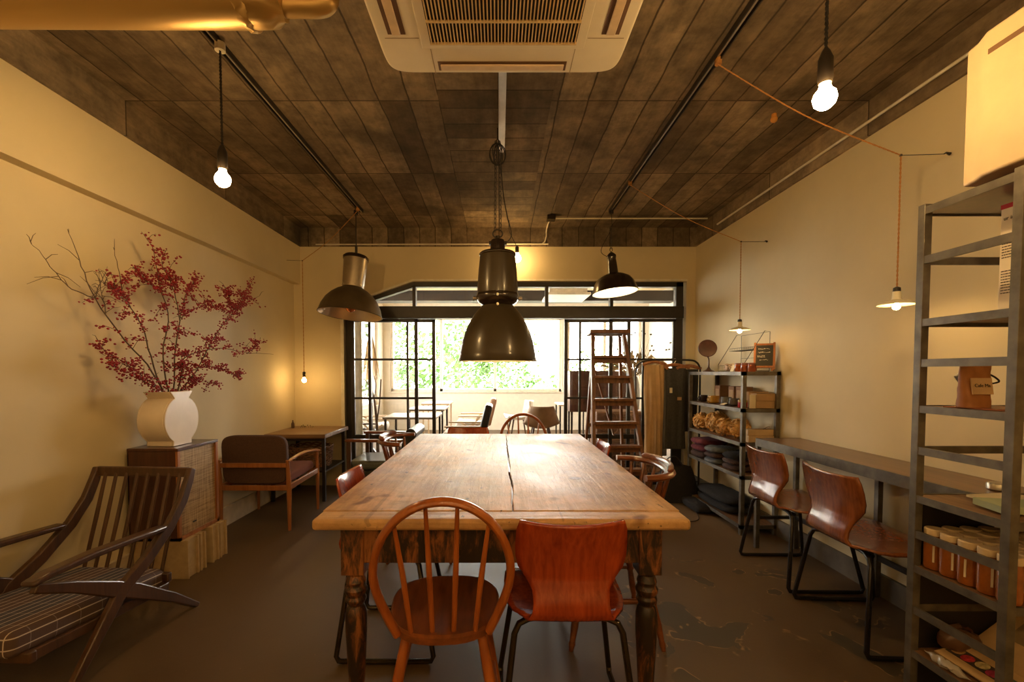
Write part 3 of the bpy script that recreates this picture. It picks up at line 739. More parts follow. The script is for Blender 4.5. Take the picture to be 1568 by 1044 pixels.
GR = [(('A','A2','A3','A4'), (.25, .58), 'tall mostly bare berry branch reaching farthest left in the vase'),
      (('B','B2'), (.2, .72), 'upright berry branch with a bare tip, second from the left in the vase'),
      (('C','C2'), (.08, .95), 'tallest central branch thick with red berries'),
      (('D','D2','D3'), (.1, .95), 'forked red berry branch just right of the central one'),
      (('E','E2','E3'), (.1, .97), 'dense red berry branch arching up to the right'),
      (('F','F2'), (.25, .85), 'long red berry branch reaching level to the far right'),
      (('G',), (.15, .9), 'low red berry branch leaning left, upper of two'),
      (('G2',), (.2, .95), 'low red berry branch leaning left, lower of two'),
      (('I',), (.2, 1.0), 'short red berry branch drooping to the right'),
      (('J',), (.2, 1.0), 'lowest short red berry twig right of the vase mouth')]
def resample(pts, n):
    pts = [Vector(p) for p in pts]; out = []
    N_ = len(pts)-1
    for i in range(n+1):
        x = i/n*N_; k = min(int(x), N_-1); f = x-k
        p0 = pts[max(0, k-1)]; p1 = pts[k]; p2 = pts[k+1]; p3 = pts[min(N_, k+2)]
        out.append(.5*((2*p1)+(-p0+p2)*f+(2*p0-5*p1+4*p2-p3)*f*f+(-p0+3*p1-3*p2+p3)*f**3))
    return out
def clampx(v):
    v = v.copy(); v.x = max(v.x, XL+.02); return v
for keys, (b0, b1), lb in GR:
    t = thing('berry_branch', lb, 'branch', (-1.98, vy, 1.0), group='red berry branches in the pale vase', world=True)
    m = MB(); bm_ = MB()
    for ki, k in enumerate(keys):
        P_ = resample(BR[k], 22)
        if ki == 0: P_ = [Vector((-1.98, vy+(P_[0].y-vy)*.5, 1.0))]+P_
        n_ = len(P_); r0 = .0048 if ki == 0 else .0028
        if k in 'GG2IJ': r0 = .003
        P_ = [clampx(p+Vector((.004, .006, .006))*noise.noise(p*23)) for p in P_]
        m.tube(P_, [r0*(1-.78*i/(n_-1)) for i in range(n_)], 6)
        for i in range(n_):
            f = i/(n_-1)
            if f < b0 and ki == 0: continue
            # side twigs
            if random.random() < (.75 if b0 <= f <= b1 else .25):
                d = Vector((random.uniform(-.5, .5), random.uniform(-1, 1), random.uniform(-.4, 1))).normalized()
                L = random.uniform(.03, .13)*(1 if f < .8 else .6)
                q = clampx(P_[i]+d*L*.5+Vector((0, 0, .01))); e = clampx(P_[i]+d*L)
                m.tube([P_[i], q, e], [.0017, .0013, .0008], 5)
                pts = [P_[i].lerp(q, .5), q, q.lerp(e, .5), e]
            else: pts = []
            if b0 <= f <= b1 and not (ki > 0 and k[0] == 'A'):
                dens = 8 if k in ('C', 'E', 'D', 'I', 'F') else 4
                if k in ('E2', 'E3', 'D2', 'D3', 'J', 'G', 'G2'): dens = 5
                if k == 'A': dens = 2
                for p in [P_[i]]+pts:
                    if random.random() < .3: continue
                    for _ in range(random.randint(2, int(dens*1.25)+1)):
                        c = p+Vector((random.gauss(0, .013), random.gauss(0, .014), random.gauss(-.002, .008)))
                        c = clampx(c); r = random.uniform(.004, .0072)
                        bm_.ball(c, r, 1, (1, 1.25, .9))
    m.build('stem', TWIG, t); bm_.build('berries', BERRY, t, smooth=80)['kind'] = 'stuff'
random.seed(11)

# ------------------------------------------------------------------ ceiling things
def bulb_mesh(c, r, mat, parent, s=1.0):
    x, y, z = c   # z = bulb bottom centre of glass ball
    pr = [(0, -r)]+[(r*math.cos(a), r*math.sin(a)) for a in [R(-60), R(-30), 0, R(30), R(55)]]+[(r*.42, r*1.25), (r*.40, r*1.5)]
    MB().lathe([(a, b+z) for a, b in pr], (x, y, 0), 14).build('bulb', mat, parent, smooth=80)
def twist(pts, r, n=40):
    m = MB(); P_ = resample(pts, n) if len(pts) > 2 else [Vector(pts[0]).lerp(Vector(pts[1]), i/n) for i in range(n+1)]
    for ph in (0, PI): 
        m.tube([p+Vector((math.cos(i*1.5+ph), math.sin(i*1.5+ph), 0))*r*.6 for i, p in enumerate(P_)], r*.75, 5)
    return m
def bare_pendant(x, y, zb, label):
    t = thing('bare_bulb_pendant', label, 'lamp', (x, y, ZC), group='bare bulbs hanging from the ceiling rails', world=True)
    MB().cyl((x, y, ZC-.055), (x, y, ZC-.02), .022, 14).build('rail_plug', PVC, t)
    twist([(x, y, ZC-.05), (x, y, zb+.14)], .0045, 60).build('cord', CORDB, t)
    sk = MB().lathe([(.006, zb+.155), (.012, zb+.145), (.021, zb+.12), (.022, zb+.06), (.018, zb+.045)], (x, y, 0), 16).build('socket', BLACK, t)
    bulb_mesh((x, y, zb), .034, BULBG, sk)
    return t
bare_pendant(-1.255, 2.10, 2.075, 'bare glowing bulb on a black cord near the left wall below the foil pipe')
bare_pendant(1.03, 1.47, 2.065, 'bare glowing bulb on a black cord at the upper right near the cream box')
bare_pendant(-1.255, -.55, 2.07, 'added fill bulb on the left rail, unseen behind the viewer')  # this and the next five bulbs are added out of view to brighten the room
bare_pendant(1.03, -.75, 2.07, 'added fill bulb on the right rail, unseen behind the viewer')
bare_pendant(-1.255, -1.9, 2.07, 'added fill bulb on the left rail, unseen farthest behind the viewer')
bare_pendant(1.03, -2.0, 2.07, 'added fill bulb on the right rail, unseen farthest behind the viewer')
bare_pendant(0.0, -1.3, 2.07, 'added fill bulb in the middle, unseen behind the viewer')
bare_pendant(0.3, -.35, 2.2, 'added fill bulb high in the middle, unseen just behind the viewer')
# back bulb
t = thing('bare_bulb_pendant', 'bare glowing bulb right of the big lamp in front of the back wall', 'lamp', (.182, 4.62, ZC), group='bare bulbs hanging from the ceiling rails', world=True)
MB().tube(resample([(.10, 4.55, ZC), (.105, 4.58, 2.6), (.182, 4.62, 2.46)], 10), .003, 6).build('cord', CORDB, t)
MB().lathe([(.008, 2.47), (.019, 2.455), (.019, 2.40)], (.182, 4.62, 0), 14).build('socket', BLACK, t)
bulb_mesh((.182, 4.62, 2.345), .042, emit('dimmer glowing bulb glass', WARM, 60), t)
# rails
for x, y0, y1, lb in ((-1.27, YF, 4.26, 'black lighting rail along the left side of the ceiling'), (1.03, YF, 4.26, 'black lighting rail along the right side of the ceiling')):
    t = thing('lighting_rail', lb, 'rail', (x, 1, ZC-.03), group='lighting rails', world=True)
    MB().bb(x-.017, x+.017, y0, y1, ZC-.008, ZC).bb(x-.017, x-.011, y0, y1, ZC-.028, ZC-.008).bb(x+.011, x+.017, y0, y1, ZC-.028, ZC-.008).build('channel', BLACK, t)
    MB().bb(x-.005, x+.005, y0, y1, ZC-.018, ZC-.008).build('conductor', PIPE, t)
tag(MB().bb(-.002, .038, 1.95, 3.1, ZC-.022, ZC).bb(.006, .030, 1.95, 3.1, ZC-.03, ZC-.02).build('metal_raceway', PIPE, origin=(.018, 2.5, ZC)), 'galvanised metal raceway on the ceiling between the air conditioner and the big lamp', 'raceway')
# large central pendant
x, y = -.008, 2.85
t = thing('factory_pendant', 'large grey green enamel factory lamp hanging on chains over the pine table', 'lamp', (x, y, ZC), world=True)
zb = 1.268
shd = MB().lathe([(.245, zb), (.249, zb+.003), (.243, zb+.008), (.236, zb+.05), (.222, zb+.12), (.203, zb+.18), (.176, zb+.24), (.146, zb+.29), (.116, zb+.325), (.098, zb+.345)], (x, y, 0), 64, cap=False).build('shade', ENAMEL, t, smooth=60)
MB().lathe([(.243, zb+.002), (.231, zb+.05), (.217, zb+.12), (.198, zb+.18), (.171, zb+.24), (.141, zb+.29), (.09, zb+.33), (0, zb+.33)], (x, y, 0), 64, cap=False).build('reflector', WENAMEL, shd, smooth=60)
MB().lathe([(.085, zb+.335), (.095, zb+.35), (.118, zb+.365), (.131, zb+.385), (.134, zb+.40), (.131, zb+.41), (.128, zb+.42)], (x, y, 0), 48).build('collar', ENAMEL2, t, smooth=60)
MB().lathe([(.125, zb+.405), (.126, zb+.45), (.120, zb+.55), (.111, zb+.64), (.109, zb+.655)], (x, y, 0), 48).build('housing', ENAMEL, t, smooth=60)
MB().lathe([(.109, zb+.652), (.114, zb+.655), (.115, zb+.664), (.105, zb+.673), (.06, zb+.685), (.048, zb+.69)], (x, y, 0), 48).build('lid', ENAMEL2, t, smooth=60)
MB().lathe([(.046, zb+.688), (.044, zb+.74), (.04, zb+.75)], (x, y, 0), 24).box((x+.046, y, zb+.73), (.02, .03, .02)).box((x-.046, y, zb+.73), (.014, .03, .02)).cyl((x, y, zb+.75), (x, y, zb+.775), .014).build('terminal_box', ENAMEL2, t)
MB().lathe([(0, zb+.06)]+[(.03*math.cos(a), zb+.09+.03*math.sin(a)) for a in [R(-50), 0, R(40)]]+[(.016, zb+.16), (.016, zb+.30)], (x, y, 0), 14).build('bulb', emit('dim lamp bulb', (1, .74, .36), 18), t, smooth=70)
for sx in (-1, 1):
    MB().cyl((x+sx*.128, y, zb+.392), (x+sx*.152, y, zb+.392), .012, 14).build('wing_nut', PIPE, t)
for k in range(2): MB().cyl((x, y-.13-.0*k, zb+.395-.055*k), (x, y-.142+.028*k, zb+.395-.055*k), .008, 10).build('latch', PIPE, t)
MB().tube([(x+.03*math.cos(a), y, zb+.79+.025*math.sin(a)) for a in [2*PI*k/16 for k in range(16)]], .005, 6, closed=True).build('hook', BLACK, t)
def chain(a, b, parent, r=.0022, L=.034, wd=.008):
    a = Vector(a); b = Vector(b); n_ = int((b-a).length/(L*.78)); m = MB(); d = (b-a).normalized()
    s1 = d.orthogonal().normalized(); s2 = d.cross(s1)
    for i in range(n_):
        c = a.lerp(b, (i+.5)/n_); s_ = s1 if i % 2 else s2
        m.tube([c+d*(L/2*math.sin(q))+s_*(wd*math.cos(q)) for q in [2*PI*k/10 for k in range(10)]], r, 4, closed=True)
    return m.build('chain', BLACK, parent)
chain((x-.016, y, zb+.80), (x-.012, y, 2.62), t); chain((x+.018, y, zb+.80), (x+.012, y, 2.62), t)
MB().tube(resample([(x-.012, y, 2.61), (x, y, 2.635), (x+.012, y, 2.61)], 8), .0025, 5).tube([(x, y, 2.63), (x, y, ZC)], .003, 6).build('ceiling_hook', BRASSY, t)
m = MB()
for k in range(5):
    a0 = k*.5; m.tube([(x+(.05+.003*k)*math.cos(q)*math.cos(a0), y+(.05)*math.cos(q)*math.sin(a0), 2.54+.065*math.sin(q)) for q in [2*PI*j/24 for j in range(24)]], .0028, 5, closed=True)
m.build('cable_coil', CORDB, t)
MB().tube(resample([(x+.02, y, 2.48), (x+.035, y, 2.3), (x+.06, y, 2.16), (x+.085, y, 2.05), (x+.05, y, zb+.73)], 20), .003, 6).build('cable', CORDB, t)
# left aluminium pendant
def tilt(ax, ay): return Matrix.Rotation(R(ay), 3, 'Y') @ Matrix.Rotation(R(ax), 3, 'X')
x, y, zt = -1.31, 4.22, 2.27
t = thing('aluminium_pendant', 'worn aluminium dome pendant lamp with perforated neck hanging at the left', 'lamp', (x, y, ZC), world=True)
M3 = tilt(0, 4.5) @ tilt(-6, 0); o3 = (x, y, zt)
MB().lathe([(.282, -.555), (.286, -.552), (.276, -.53), (.262, -.48), (.232, -.42), (.19, -.37), (.14, -.33), (.10, -.31), (.094, -.30)], o3, 56, M3, cap=False).build('shade', plain('dull bronze painted shade', (.12, .088, .05), .42, .5, .15, 12), t, smooth=60)
MB().lathe([(.279, -.552), (.268, -.53), (.255, -.485), (.227, -.427), (.186, -.377), (.14, -.34), (0, -.32)], o3, 56, M3, cap=False).build('reflector', ALUIN, t, smooth=60)
MB().lathe([(.094, -.31), (.10, -.20), (.108, -.03), (.108, -.02)], o3, 40, M3).build('neck', ALU, t, smooth=60)
MB().lathe([(.114, -.04), (.116, -.02), (.10, -.005), (.03, .01)], o3, 40, M3).build('cap', ENAMEL2, t, smooth=60)
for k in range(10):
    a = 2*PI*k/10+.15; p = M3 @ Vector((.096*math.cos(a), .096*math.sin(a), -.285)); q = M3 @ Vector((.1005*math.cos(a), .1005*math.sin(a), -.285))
    MB().cyl(Vector(o3)+p, Vector(o3)+q, .008, 12).build('vent_hole', plain('painted vent light', (.9, .8, .6), .2, .6), t)  # light through each hole is put into the disc's pale colour
pr = [(0, -.53)]+[(.05*math.cos(a), -.48+.05*math.sin(a)) for a in [R(-60), R(-30), 0, R(30)]]+[(.025, -.40), (.025, -.33)]
MB().lathe(pr, o3, 20, M3).build('bulb', plain('copper mirrored bulb', (.75, .25, .08), .2, .7), t, smooth=70)
MB().cyl((x, y, zt), (x, y, zt+.09), .012, 12).cyl((x, y, zt+.09), (x, y, 2.66), .005, 8).cyl((x, y, 2.64), (x, y, ZC-.02), .02, 12).build('stem', BLACK, t)
# right enamel pendant
x, y = 1.03, 4.22
t = thing('enamel_pendant', 'dark enamel factory lamp with white inside hanging at the right near the back', 'lamp', (x, y, ZC), world=True)
M3 = tilt(0, -5) @ tilt(-4, 0); o3 = (x, y, 2.30)
MB().lathe([(.203, -.375), (.207, -.372), (.204, -.365), (.196, -.335), (.178, -.285), (.15, -.245), (.10, -.215), (.06, -.20), (.045, -.195)], o3, 56, M3, cap=False).build('shade', ENAMEL2, t, smooth=50)
MB().lathe([(.202, -.373), (.192, -.335), (.174, -.29), (.147, -.252), (.10, -.225), (0, -.21)], o3, 56, M3, cap=False).build('reflector', WENAMEL, t, smooth=60)
MB().lathe([(.047, -.20), (.043, -.12), (.038, -.06), (.042, -.05), (.042, -.03), (.03, -.015), (.012, 0)], o3, 24, M3).build('neck', ENAMEL2, t, smooth=50)
MB().lathe([(0, -.33)]+[(.03*math.cos(a), -.30+.03*math.sin(a)) for a in [R(-50), 0, R(40)]]+[(.014, -.24)], o3, 14, M3).build('bulb', emit('lamp bulb', (1, .78, .48), BULB*.45), t, smooth=70)
MB().tube([(x+.012*math.cos(a), y, 2.325+.018*math.sin(a)) for a in [2*PI*k/12 for k in range(12)]], .003, 5, closed=True).build('hook', BRASSY, t)
chain((x, y, 2.33), (x, y, 2.42), t)
MB().tube(resample([(x, y, 2.42), (x+.005, y, 2.55), (x, y, 2.66)], 8), .0025, 5).tube(resample([(x-.035, y, 2.26), (x-.09, y, 2.30), (x-.075, y, 2.37), (x-.02, y, 2.47), (x, y, 2.52)], 16), .003, 5).cyl((x, y, 2.65), (x, y, ZC-.02), .018, 10).build('cable', CORDB, t)

# small white-shaded cord lamps on the right wall, and the corner bulb
def cord_lamp(knob, hang, hook, zb, label, shade=True):
    t = thing('cord_lamp', label, 'lamp', (hang[0], hang[1], zb), group='small lamps hung on orange cord', world=True)
    K = Vector(knob); H = Vector(hang); G = Vector(hook)
    mid = K.lerp(H, .5)-Vector((0, 0, .035))
    twist([K, mid, H], .003, 80).build('cord', CORDO, t)
    twist([H, (H.x, H.y, zb+.08)], .003, 60).build('cord', CORDO, t)
    MB().tube([H, G-(G-H).normalized()*.03], .0018, 5).ball(H, .007).build('tie_wire', BLACK, t)
    MB().tube([G-(G-H).normalized()*.035, G-(G-H).normalized()*.02+Vector((0, 0, .006)), G], [.002, .004, .008], 6).build('wall_hook', BLACK, t)
    MB().cyl(K, K-Vector((0, 0, .0)) + Vector((0, 0, .03)), .016, 12).build('ceiling_knob', CORDO, t)
    MB().lathe([(.004, zb+.088), (.014, zb+.082), (.015, zb+.065)], H*Vector((1, 1, 0)) if False else (H.x, H.y, 0), 14).build('cap', BLACK, t)
    if shade:
        MB().lathe([(.015, zb+.066), (.017, zb+.04), (.019, zb+.028)], (H.x, H.y, 0), 16).build('socket', WENAMEL, t)
        MB().lathe([(.018, zb+.030), (.045, zb+.024), (.069, zb+.010), (.070, zb+.006), (.045, zb+.018), (.018, zb+.024)], (H.x, H.y, 0), 36).build('shade', WENAMEL, t, smooth=60)
        bulb_mesh((H.x, H.y, zb-.001), .015, BULBS, t)
    else:
        MB().lathe([(.013, zb+.066), (.014, zb+.035)], (H.x, H.y, 0), 16).build('socket', BRASSY, t)
        bulb_mesh((H.x, H.y, zb), .021, BULBS, t)
cord_lamp((1.037, 2.205, ZC-.045), (1.78, 2.05, 2.16), (2.045, 2.10, 2.19), 1.495, 'small flat white shade lamp on orange cord hanging near the tall steel shelf')
cord_lamp((1.02, 3.592, ZC-.045), (1.75, 3.323, 2.143), (2.045, 3.51, 2.197), 1.50, 'small flat white shade lamp on orange cord above the low display shelf')
cord_lamp((-1.27, 4.15, ZC-.045), (-1.926, 4.5, 2.293), (-2.145, 4.5, 2.30), 1.12, 'small bare bulb on a cord in the back left corner over the corner table', False)

# air conditioner cassette
root = thing('ceiling_air_conditioner', 'cream ceiling cassette air conditioner with slatted intake grille', 'air conditioner', (.015, 1.45, ZC), world=True)
az = 2.43; a0, a1, b0, b1 = -.455, .487, .975, 1.925
MB().bb(a0+.04, a1-.04, b0+.04, b1-.04, az+.03, ZC).build('casing', plain('grey casing', (.3, .28, .24), .6), root)
m = MB()     # panel as ring with openings
gx0, gx1, gy0, gy1 = -.255, .287, 1.165, 1.735
m.bb(a0, a1, gy1+.03, b1, az, az+.028).bb(a0, a1, b0, gy0-.03, az, az+.028).bb(a0, gx0-.03, gy0-.03, gy1+.03, az, az+.028).bb(gx1+.03, a1, gy0-.03, gy1+.03, az, az+.028)
m = MB().prism(seat_shape((a1-a0)/2, (b1-b0)/2, 1, 64, 0, 14), lambda x, y: ((a0+a1)/2+x*.985, 1.45+y*.985, az), lambda x, y: ((a0+a1)/2+x, 1.45+y, az+.04))
m.build('panel', CREAM, root, bevel=.008, seg=3)
MB().bb(gx0-.035, gx1+.035, gy0-.035, gy1+.035, az-.006, az+.001).build('grille_frame', CREAM, root, bevel=.004)
MB().bb(gx0, gx1, gy0, gy1, az-.0075, az-.0055).build('intake_shade_sheet', DARKGAP, root)  # flat dark sheet, the shade behind the slats put into its colour
m = MB(); ns = 44
for k in range(ns):
    xx = gx0+(k+.5)*(gx1-gx0)/ns; m.bb(xx-.0022, xx+.0022, gy0, gy1, az-.014, az-.007)
for yy in (gy0+.003, gy1-.003, gy1-.11, 1.45): m.bb(gx0, gx1, yy-.003, yy+.003, az-.016, az-.008)
m.build('intake_slats', plain('yellowed cream slats', (.62, .45, .22), .5), root)
def louver(cx, cy, L, alongx):
    d = (L/2, .026) if alongx else (.026, L/2)
    o = MB().bb(cx-d[0]-.006, cx+d[0]+.006, cy-d[1], cy+d[1], az-.002, az+.001).build('louver_shade_strip', plain('brown painted shade', (.14, .07, .03), .6), root)  # flat strip whose brown colour paints the shade around the louver
    d2 = (L/2-.004, .016) if alongx else (.016, L/2-.004)
    MB().bb(cx-d2[0], cx+d2[0], cy-d2[1], cy+d2[1], az-.010, az-.003).build('louver', plain('tan louver', (.66, .50, .32), .4), root, bevel=.003)
louver(.013, 1.872, .50, True); louver(.013, 1.028, .50, True); louver(-.372, 1.45, .50, False); louver(.405, 1.45, .50, False)
for (p, q) in (((-.26, gy1+.037), (-.26, b1-.005)), ((.29, gy1+.037), (.29, b1-.005)), ((-.42, 1.72), (gx0-.04, 1.72)), ((gx1+.04, 1.72), (.46, 1.72))):
    MB().bar((p[0], p[1], az-.0005), (q[0], q[1], az-.0005), .002, .002).build('panel_seam', plain('seam', (.35, .26, .15), .7), root)

# foil-wrapped duct
root = thing('foil_duct', 'gold foil wrapped duct pipe crossing under the ceiling at the upper left', 'duct', (-1.4, 1.62, 2.5), world=True)
MB().cyl((XL+.09, 1.60, 2.495), (-.86, 1.615, 2.50), .098, 48).build('main_pipe', FOIL, root, smooth=60)
m = MB(); P_ = []
for k in range(20):
    f = k/19; P_.append((-.868+.035*f, 1.615, 2.50))
m.tube([(-.885, 1.615, 2.5), (-.865, 1.615, 2.5), (-.85, 1.615, 2.5)], [.10, .107, .094], 48)
for v in m.bm.verts: v.co += Vector((.8, .3, .3))*.022*noise.noise(v.co*45)
m.build('crinkled_collar', FOIL, root, smooth=60)
m = MB().tube([(-.865, 1.615, 2.50), (-.82, 1.615, 2.49), (-.77, 1.615, 2.475), (-.745, 1.615, 2.465), (-.73, 1.615, 2.46)], [.094, .09, .078, .05, .046], 40)
for v in m.bm.verts: v.co += Vector((.4, .5, .5))*.026*noise.noise(v.co*30)
m.build('reducer', FOIL, root, smooth=60)
MB().tube(resample([(-.75, 1.615, 2.463), (-.68, 1.615, 2.463), (-.625, 1.615, 2.463), (-.595, 1.615, 2.475), (-.585, 1.615, 2.51), (-.585, 1.615, 2.60), (-.585, 1.615, ZC)], 36), .036, 24).build('branch_pipe', FOIL, root, smooth=60)
MB().tube([(-.84, 1.60, 2.60), (-.585, 1.60, 2.60)], .034, 24).build('branch_pipe', FOIL, root, smooth=60)
MB().tube([(-.795, 1.60, 2.56), (-.765, 1.60, 2.53), (-.757, 1.60, 2.50)], [.05, .05, .03], 20).build('crinkled_sleeve', FOIL, root)
# conduits
tag(MB().tube([(2.03, YF, 2.575), (2.03, 4.28, 2.575)], .008, 10).build('conduit_pipe', PVC, origin=(2.03, 1, 2.575)), 'thin pale conduit running along the top of the right wall', 'pipe', 'thin wall and ceiling conduits')
t = thing('conduit_run', 'thin conduit with junction box crossing the ceiling and back wall top', 'pipe', (.5, 4.4, 2.69), world=True)
MB().tube([(.52, 4.42, 2.675), (2.0, 4.42, 2.675)], .007, 8).tube(resample([(.50, 4.45, 2.685), (.49, 4.62, 2.68), (.49, 4.76, 2.66), (.49, 4.77, 2.60), (.45, 4.77, 2.535), (.3, 4.77, 2.53), (-1.9, 4.77, 2.525)], 60), .007, 8).build('pipe', PVC, t)
MB().bb(.46, .54, 4.38, 4.46, 2.655, ZC).build('junction_box', BRASSY, t, bevel=.004)
tag(MB().tube([(2.035, 1.0, .215), (2.035, 3.05, .205)], .011, 10).build('wall_pipe', PVC, origin=(2.035, 2, .21)), 'white pipe low along the right wall behind the counter chairs', 'pipe')
tag(MB().cyl((1.6, 2.7, ZC-.03), (1.6, 2.7, ZC), .014, 10).ball((1.6, 2.7, ZC-.03), .02, 2).build('ceiling_plug', plain('orange plug', (.6, .26, .05), .5), origin=(1.6, 2.7, ZC)), 'small orange plug on the ceiling right side', 'plug')

# ------------------------------------------------------------------ right wall counter
root = thing('wall_counter', 'narrow walnut counter on black steel frame along the right wall', 'counter', (1.9, 2.4, 0), world=True)
MB().bb(1.765, XR-.005, 1.63, 3.08, .73, .752).build('counter_top', WALNUT, root, bevel=.002)
MB().bb(1.752, 1.765, 1.63, 3.08, .722, .753).bb(1.752, XR-.005, 3.08, 3.092, .722, .753).bb(1.752, 1.775, 1.64, 3.08, .70, .722).build('edge_frame', STEEL, root)
for p in ((1.764, 3.08), (2.02, 3.07), (1.764, 1.66), (2.02, 2.40)): MB().bb(p[0]-.013, p[0]+.013, p[1]-.013, p[1]+.013, 0, .722).build('leg', STEEL, root)
MB().bb(1.77, 2.02, 3.068, 3.088, .20, .22).bb(2.01, 2.03, 1.66, 3.07, .20, .225).build('lower_rail', BLACK, root)
tag(MB().lathe([(.028, .753), (.032, .757), (.032, .775), (.029, .780)], (1.90, 1.72, 0), 24).build('round_tin', PIPE, origin=(1.9, 1.72, .753)), 'small silver round tin on the wall counter', 'tin')

# ------------------------------------------------------------------ low display shelf (far right)
sx0, sx1, sy0, sy1 = 1.775, 2.05, 3.31, 4.26
root = thing('display_shelf', 'low grey steel display shelf against the right wall beyond the counter', 'shelf', (1.91, 3.78, 0), world=True)
LV = [1.205, .935, .685, .44, .075]
for x in (sx0, sx1-.028):
    for y in (sy0, sy1-.028): MB().bb(x, x+.028, y, y+.028, 0, LV[0]).build('post', STEEL, root)
for i, z in enumerate(LV):
    m = MB()
    m.bb(sx0, sx0+.006, sy0, sy1, z-.028, z).bb(sx1-.006, sx1, sy0, sy1, z-.028, z).bb(sx0, sx1, sy0, sy0+.006, z-.028, z).bb(sx0, sx1, sy1-.006, sy1, z-.028, z)
    o = m.build('shelf_frame', STEEL, root)
    MB().bb(sx0+.006, sx1-.006, sy0+.006, sy1-.006, z-.014, z-.002).build('shelf_board', SHELFW if i else plain('pale shelf top', (.45, .38, .28), .5), root)
def simple(name, mb, m, label, cat, origin, group=None, **k):
    return tag(mb.build(name, m, origin=origin, **k), label, cat, group)
z = LV[0]
# round tin sign on a stand
t = thing('table_mirror', 'round brown disc mirror on a slim stand at the far end of the display shelf', 'mirror', (1.83, 3.98, z), world=True)
Md = Matrix.Rotation(R(80), 3, 'X') @ Matrix.Rotation(0, 3, 'Y'); Md = Matrix.Rotation(R(-18), 3, 'Z') @ Md
MB().lathe([(0, -.006), (.072, -.006), (.077, 0), (.072, .006), (0, .006)], (1.82, 3.98, z+.205), 32, Md).build('disc', plain('brown lacquer', (.10, .03, .02), .25, 0, .3), t, smooth=50)
MB().tube(resample([(1.825, 3.985, z+.135), (1.835, 3.985, z+.10), (1.835, 3.985, z+.02)], 8), [.009, .008, .006, .006, .006, .006, .007, .008, .012], 10).lathe([(.05, z-.001), (.048, z+.006), (.02, z+.02), (.008, z+.04)], (1.835, 3.985, 0), 24).build('stand', DKWOOD, t, smooth=50)
# wire rack
t = thing('wire_rack', 'black wire magazine rack standing on top of the display shelf', 'rack', (1.93, 3.62, z), world=True)
m = MB(); y0, y1 = 3.42, 3.82
for yy in (y0, y1):
    m.tube([(2.03, yy, z+.004), (2.03, yy, z+.30), (1.99, yy, z+.305), (1.84, yy, z+.06), (1.84, yy, z+.004), (2.03, yy, z+.004)], .0022, 5)
m.build('side_frame', BLACK, t)
m = MB()
for zz in (.03, .07, .11, .17, .19, .30): m.tube([(2.03, y0, z+zz), (2.03, y1, z+zz)], .0015, 5)
for zz, xx in ((.05, 1.85), (.19, 1.93), (.17, 1.93)): m.tube([(xx, y0, z+zz), (xx, y1, z+zz)], .0018, 5)
for k in range(16):
    yy = y0+(y1-y0)*k/15; m.tube([(2.03, yy, z+.17), (1.93, yy, z+.17), (1.93, yy, z+.19)], .001, 4); m.tube([(2.03, yy, z+.01), (1.85, yy, z+.01), (1.85, yy, z+.05)], .001, 4)
m.build('wire_grid', BLACK, t)
# amber jars, packets
AMB = plain('amber glass jar', (.22, .045, .012), .12, 0, .2, 20, 0, .6)
for k, (xx, yy, lb) in enumerate(((1.87, 3.37, 'amber jar on the display shelf nearest the chalkboard'), (1.85, 3.43, 'amber jar on the display shelf, middle of three'), (1.84, 3.50, 'amber jar on the display shelf beside the paper packet'))):
    t = thing('amber_jar', lb, 'jar', (xx, yy, z), group='amber jars on top of the display shelf', world=True)
    MB().lathe([(.026, z), (.028, z+.005), (.028, z+.045), (.022, z+.052)], (xx, yy, 0), 20).build('jar_body', AMB, t)
    MB().lathe([(.024, z+.05), (.024, z+.064), (.021, z+.066)], (xx, yy, 0), 20).build('lid', plain('brown lid', (.2, .06, .03), .4), t)
simple('paper_card', MB().box((1.83, 3.56, z+.028), (.004, .05, .055), Matrix.Rotation(R(20), 3, 'Y')), PAPER, 'small cream card leaning beside the amber jars', 'card', (1.83, 3.56, z))
for k, (yy, lb) in enumerate(((3.64, 'pale sweet packet in front of the wire rack, nearer one'), (3.72, 'pale sweet packet in front of the wire rack, farther one'))):
    m = MB().ball((1.87, yy, z+.034), .034, 2, (.8, 1.1, .95), .6)
    simple('sweet_packet', m, plain('pale sweets', (.55, .38, .24), .5, 0, .5, 90), lb, 'packet', (1.87, yy, z), 'sweet packets')
# chalkboard a-frame
t = thing('chalkboard', 'small wooden framed chalkboard easel on the near end of the display shelf', 'chalkboard', (1.95, 3.40, z), world=True)
Mz = Matrix.Rotation(R(-32), 4, 'Z') @ Matrix.Rotation(R(-16), 4, 'X')
T = Matrix.Translation((1.965, 3.375, z+.115)) @ Mz
def xf(mb, Mx):
    for v in mb.bm.verts: v.co = Mx @ v.co
    return mb
xf(MB().box((0, 0, 0), (.115, .006, .17)), T).build('board', plain('slate', (.028, .028, .024), .7), t)
xf(MB().box((-.062, 0, 0), (.014, .012, .21)).box((.062, 0, 0), (.014, .012, .21)).box((0, 0, .09), (.12, .012, .014)).box((0, -.004, -.085), (.13, .018, .014)).box((-.05, 0, -.10), (.012, .01, .03)).box((.05, 0, -.10), (.012, .01, .03)), T).build('frame', TEAK, t)
T2 = Matrix.Translation((1.99, 3.42, z+.115)) @ Matrix.Rotation(R(-32), 4, 'Z') @ Matrix.Rotation(R(16), 4, 'X')
xf(MB().box((0, 0, 0), (.115, .005, .17)).box((-.055, 0, -.1), (.012, .01, .03)).box((.055, 0, -.1), (.012, .01, .03)), T2).build('rear_leaf', DKWOOD, t)
CH = plain('chalk', (.7, .66, .58), .9)
m = MB(); random.seed(3)
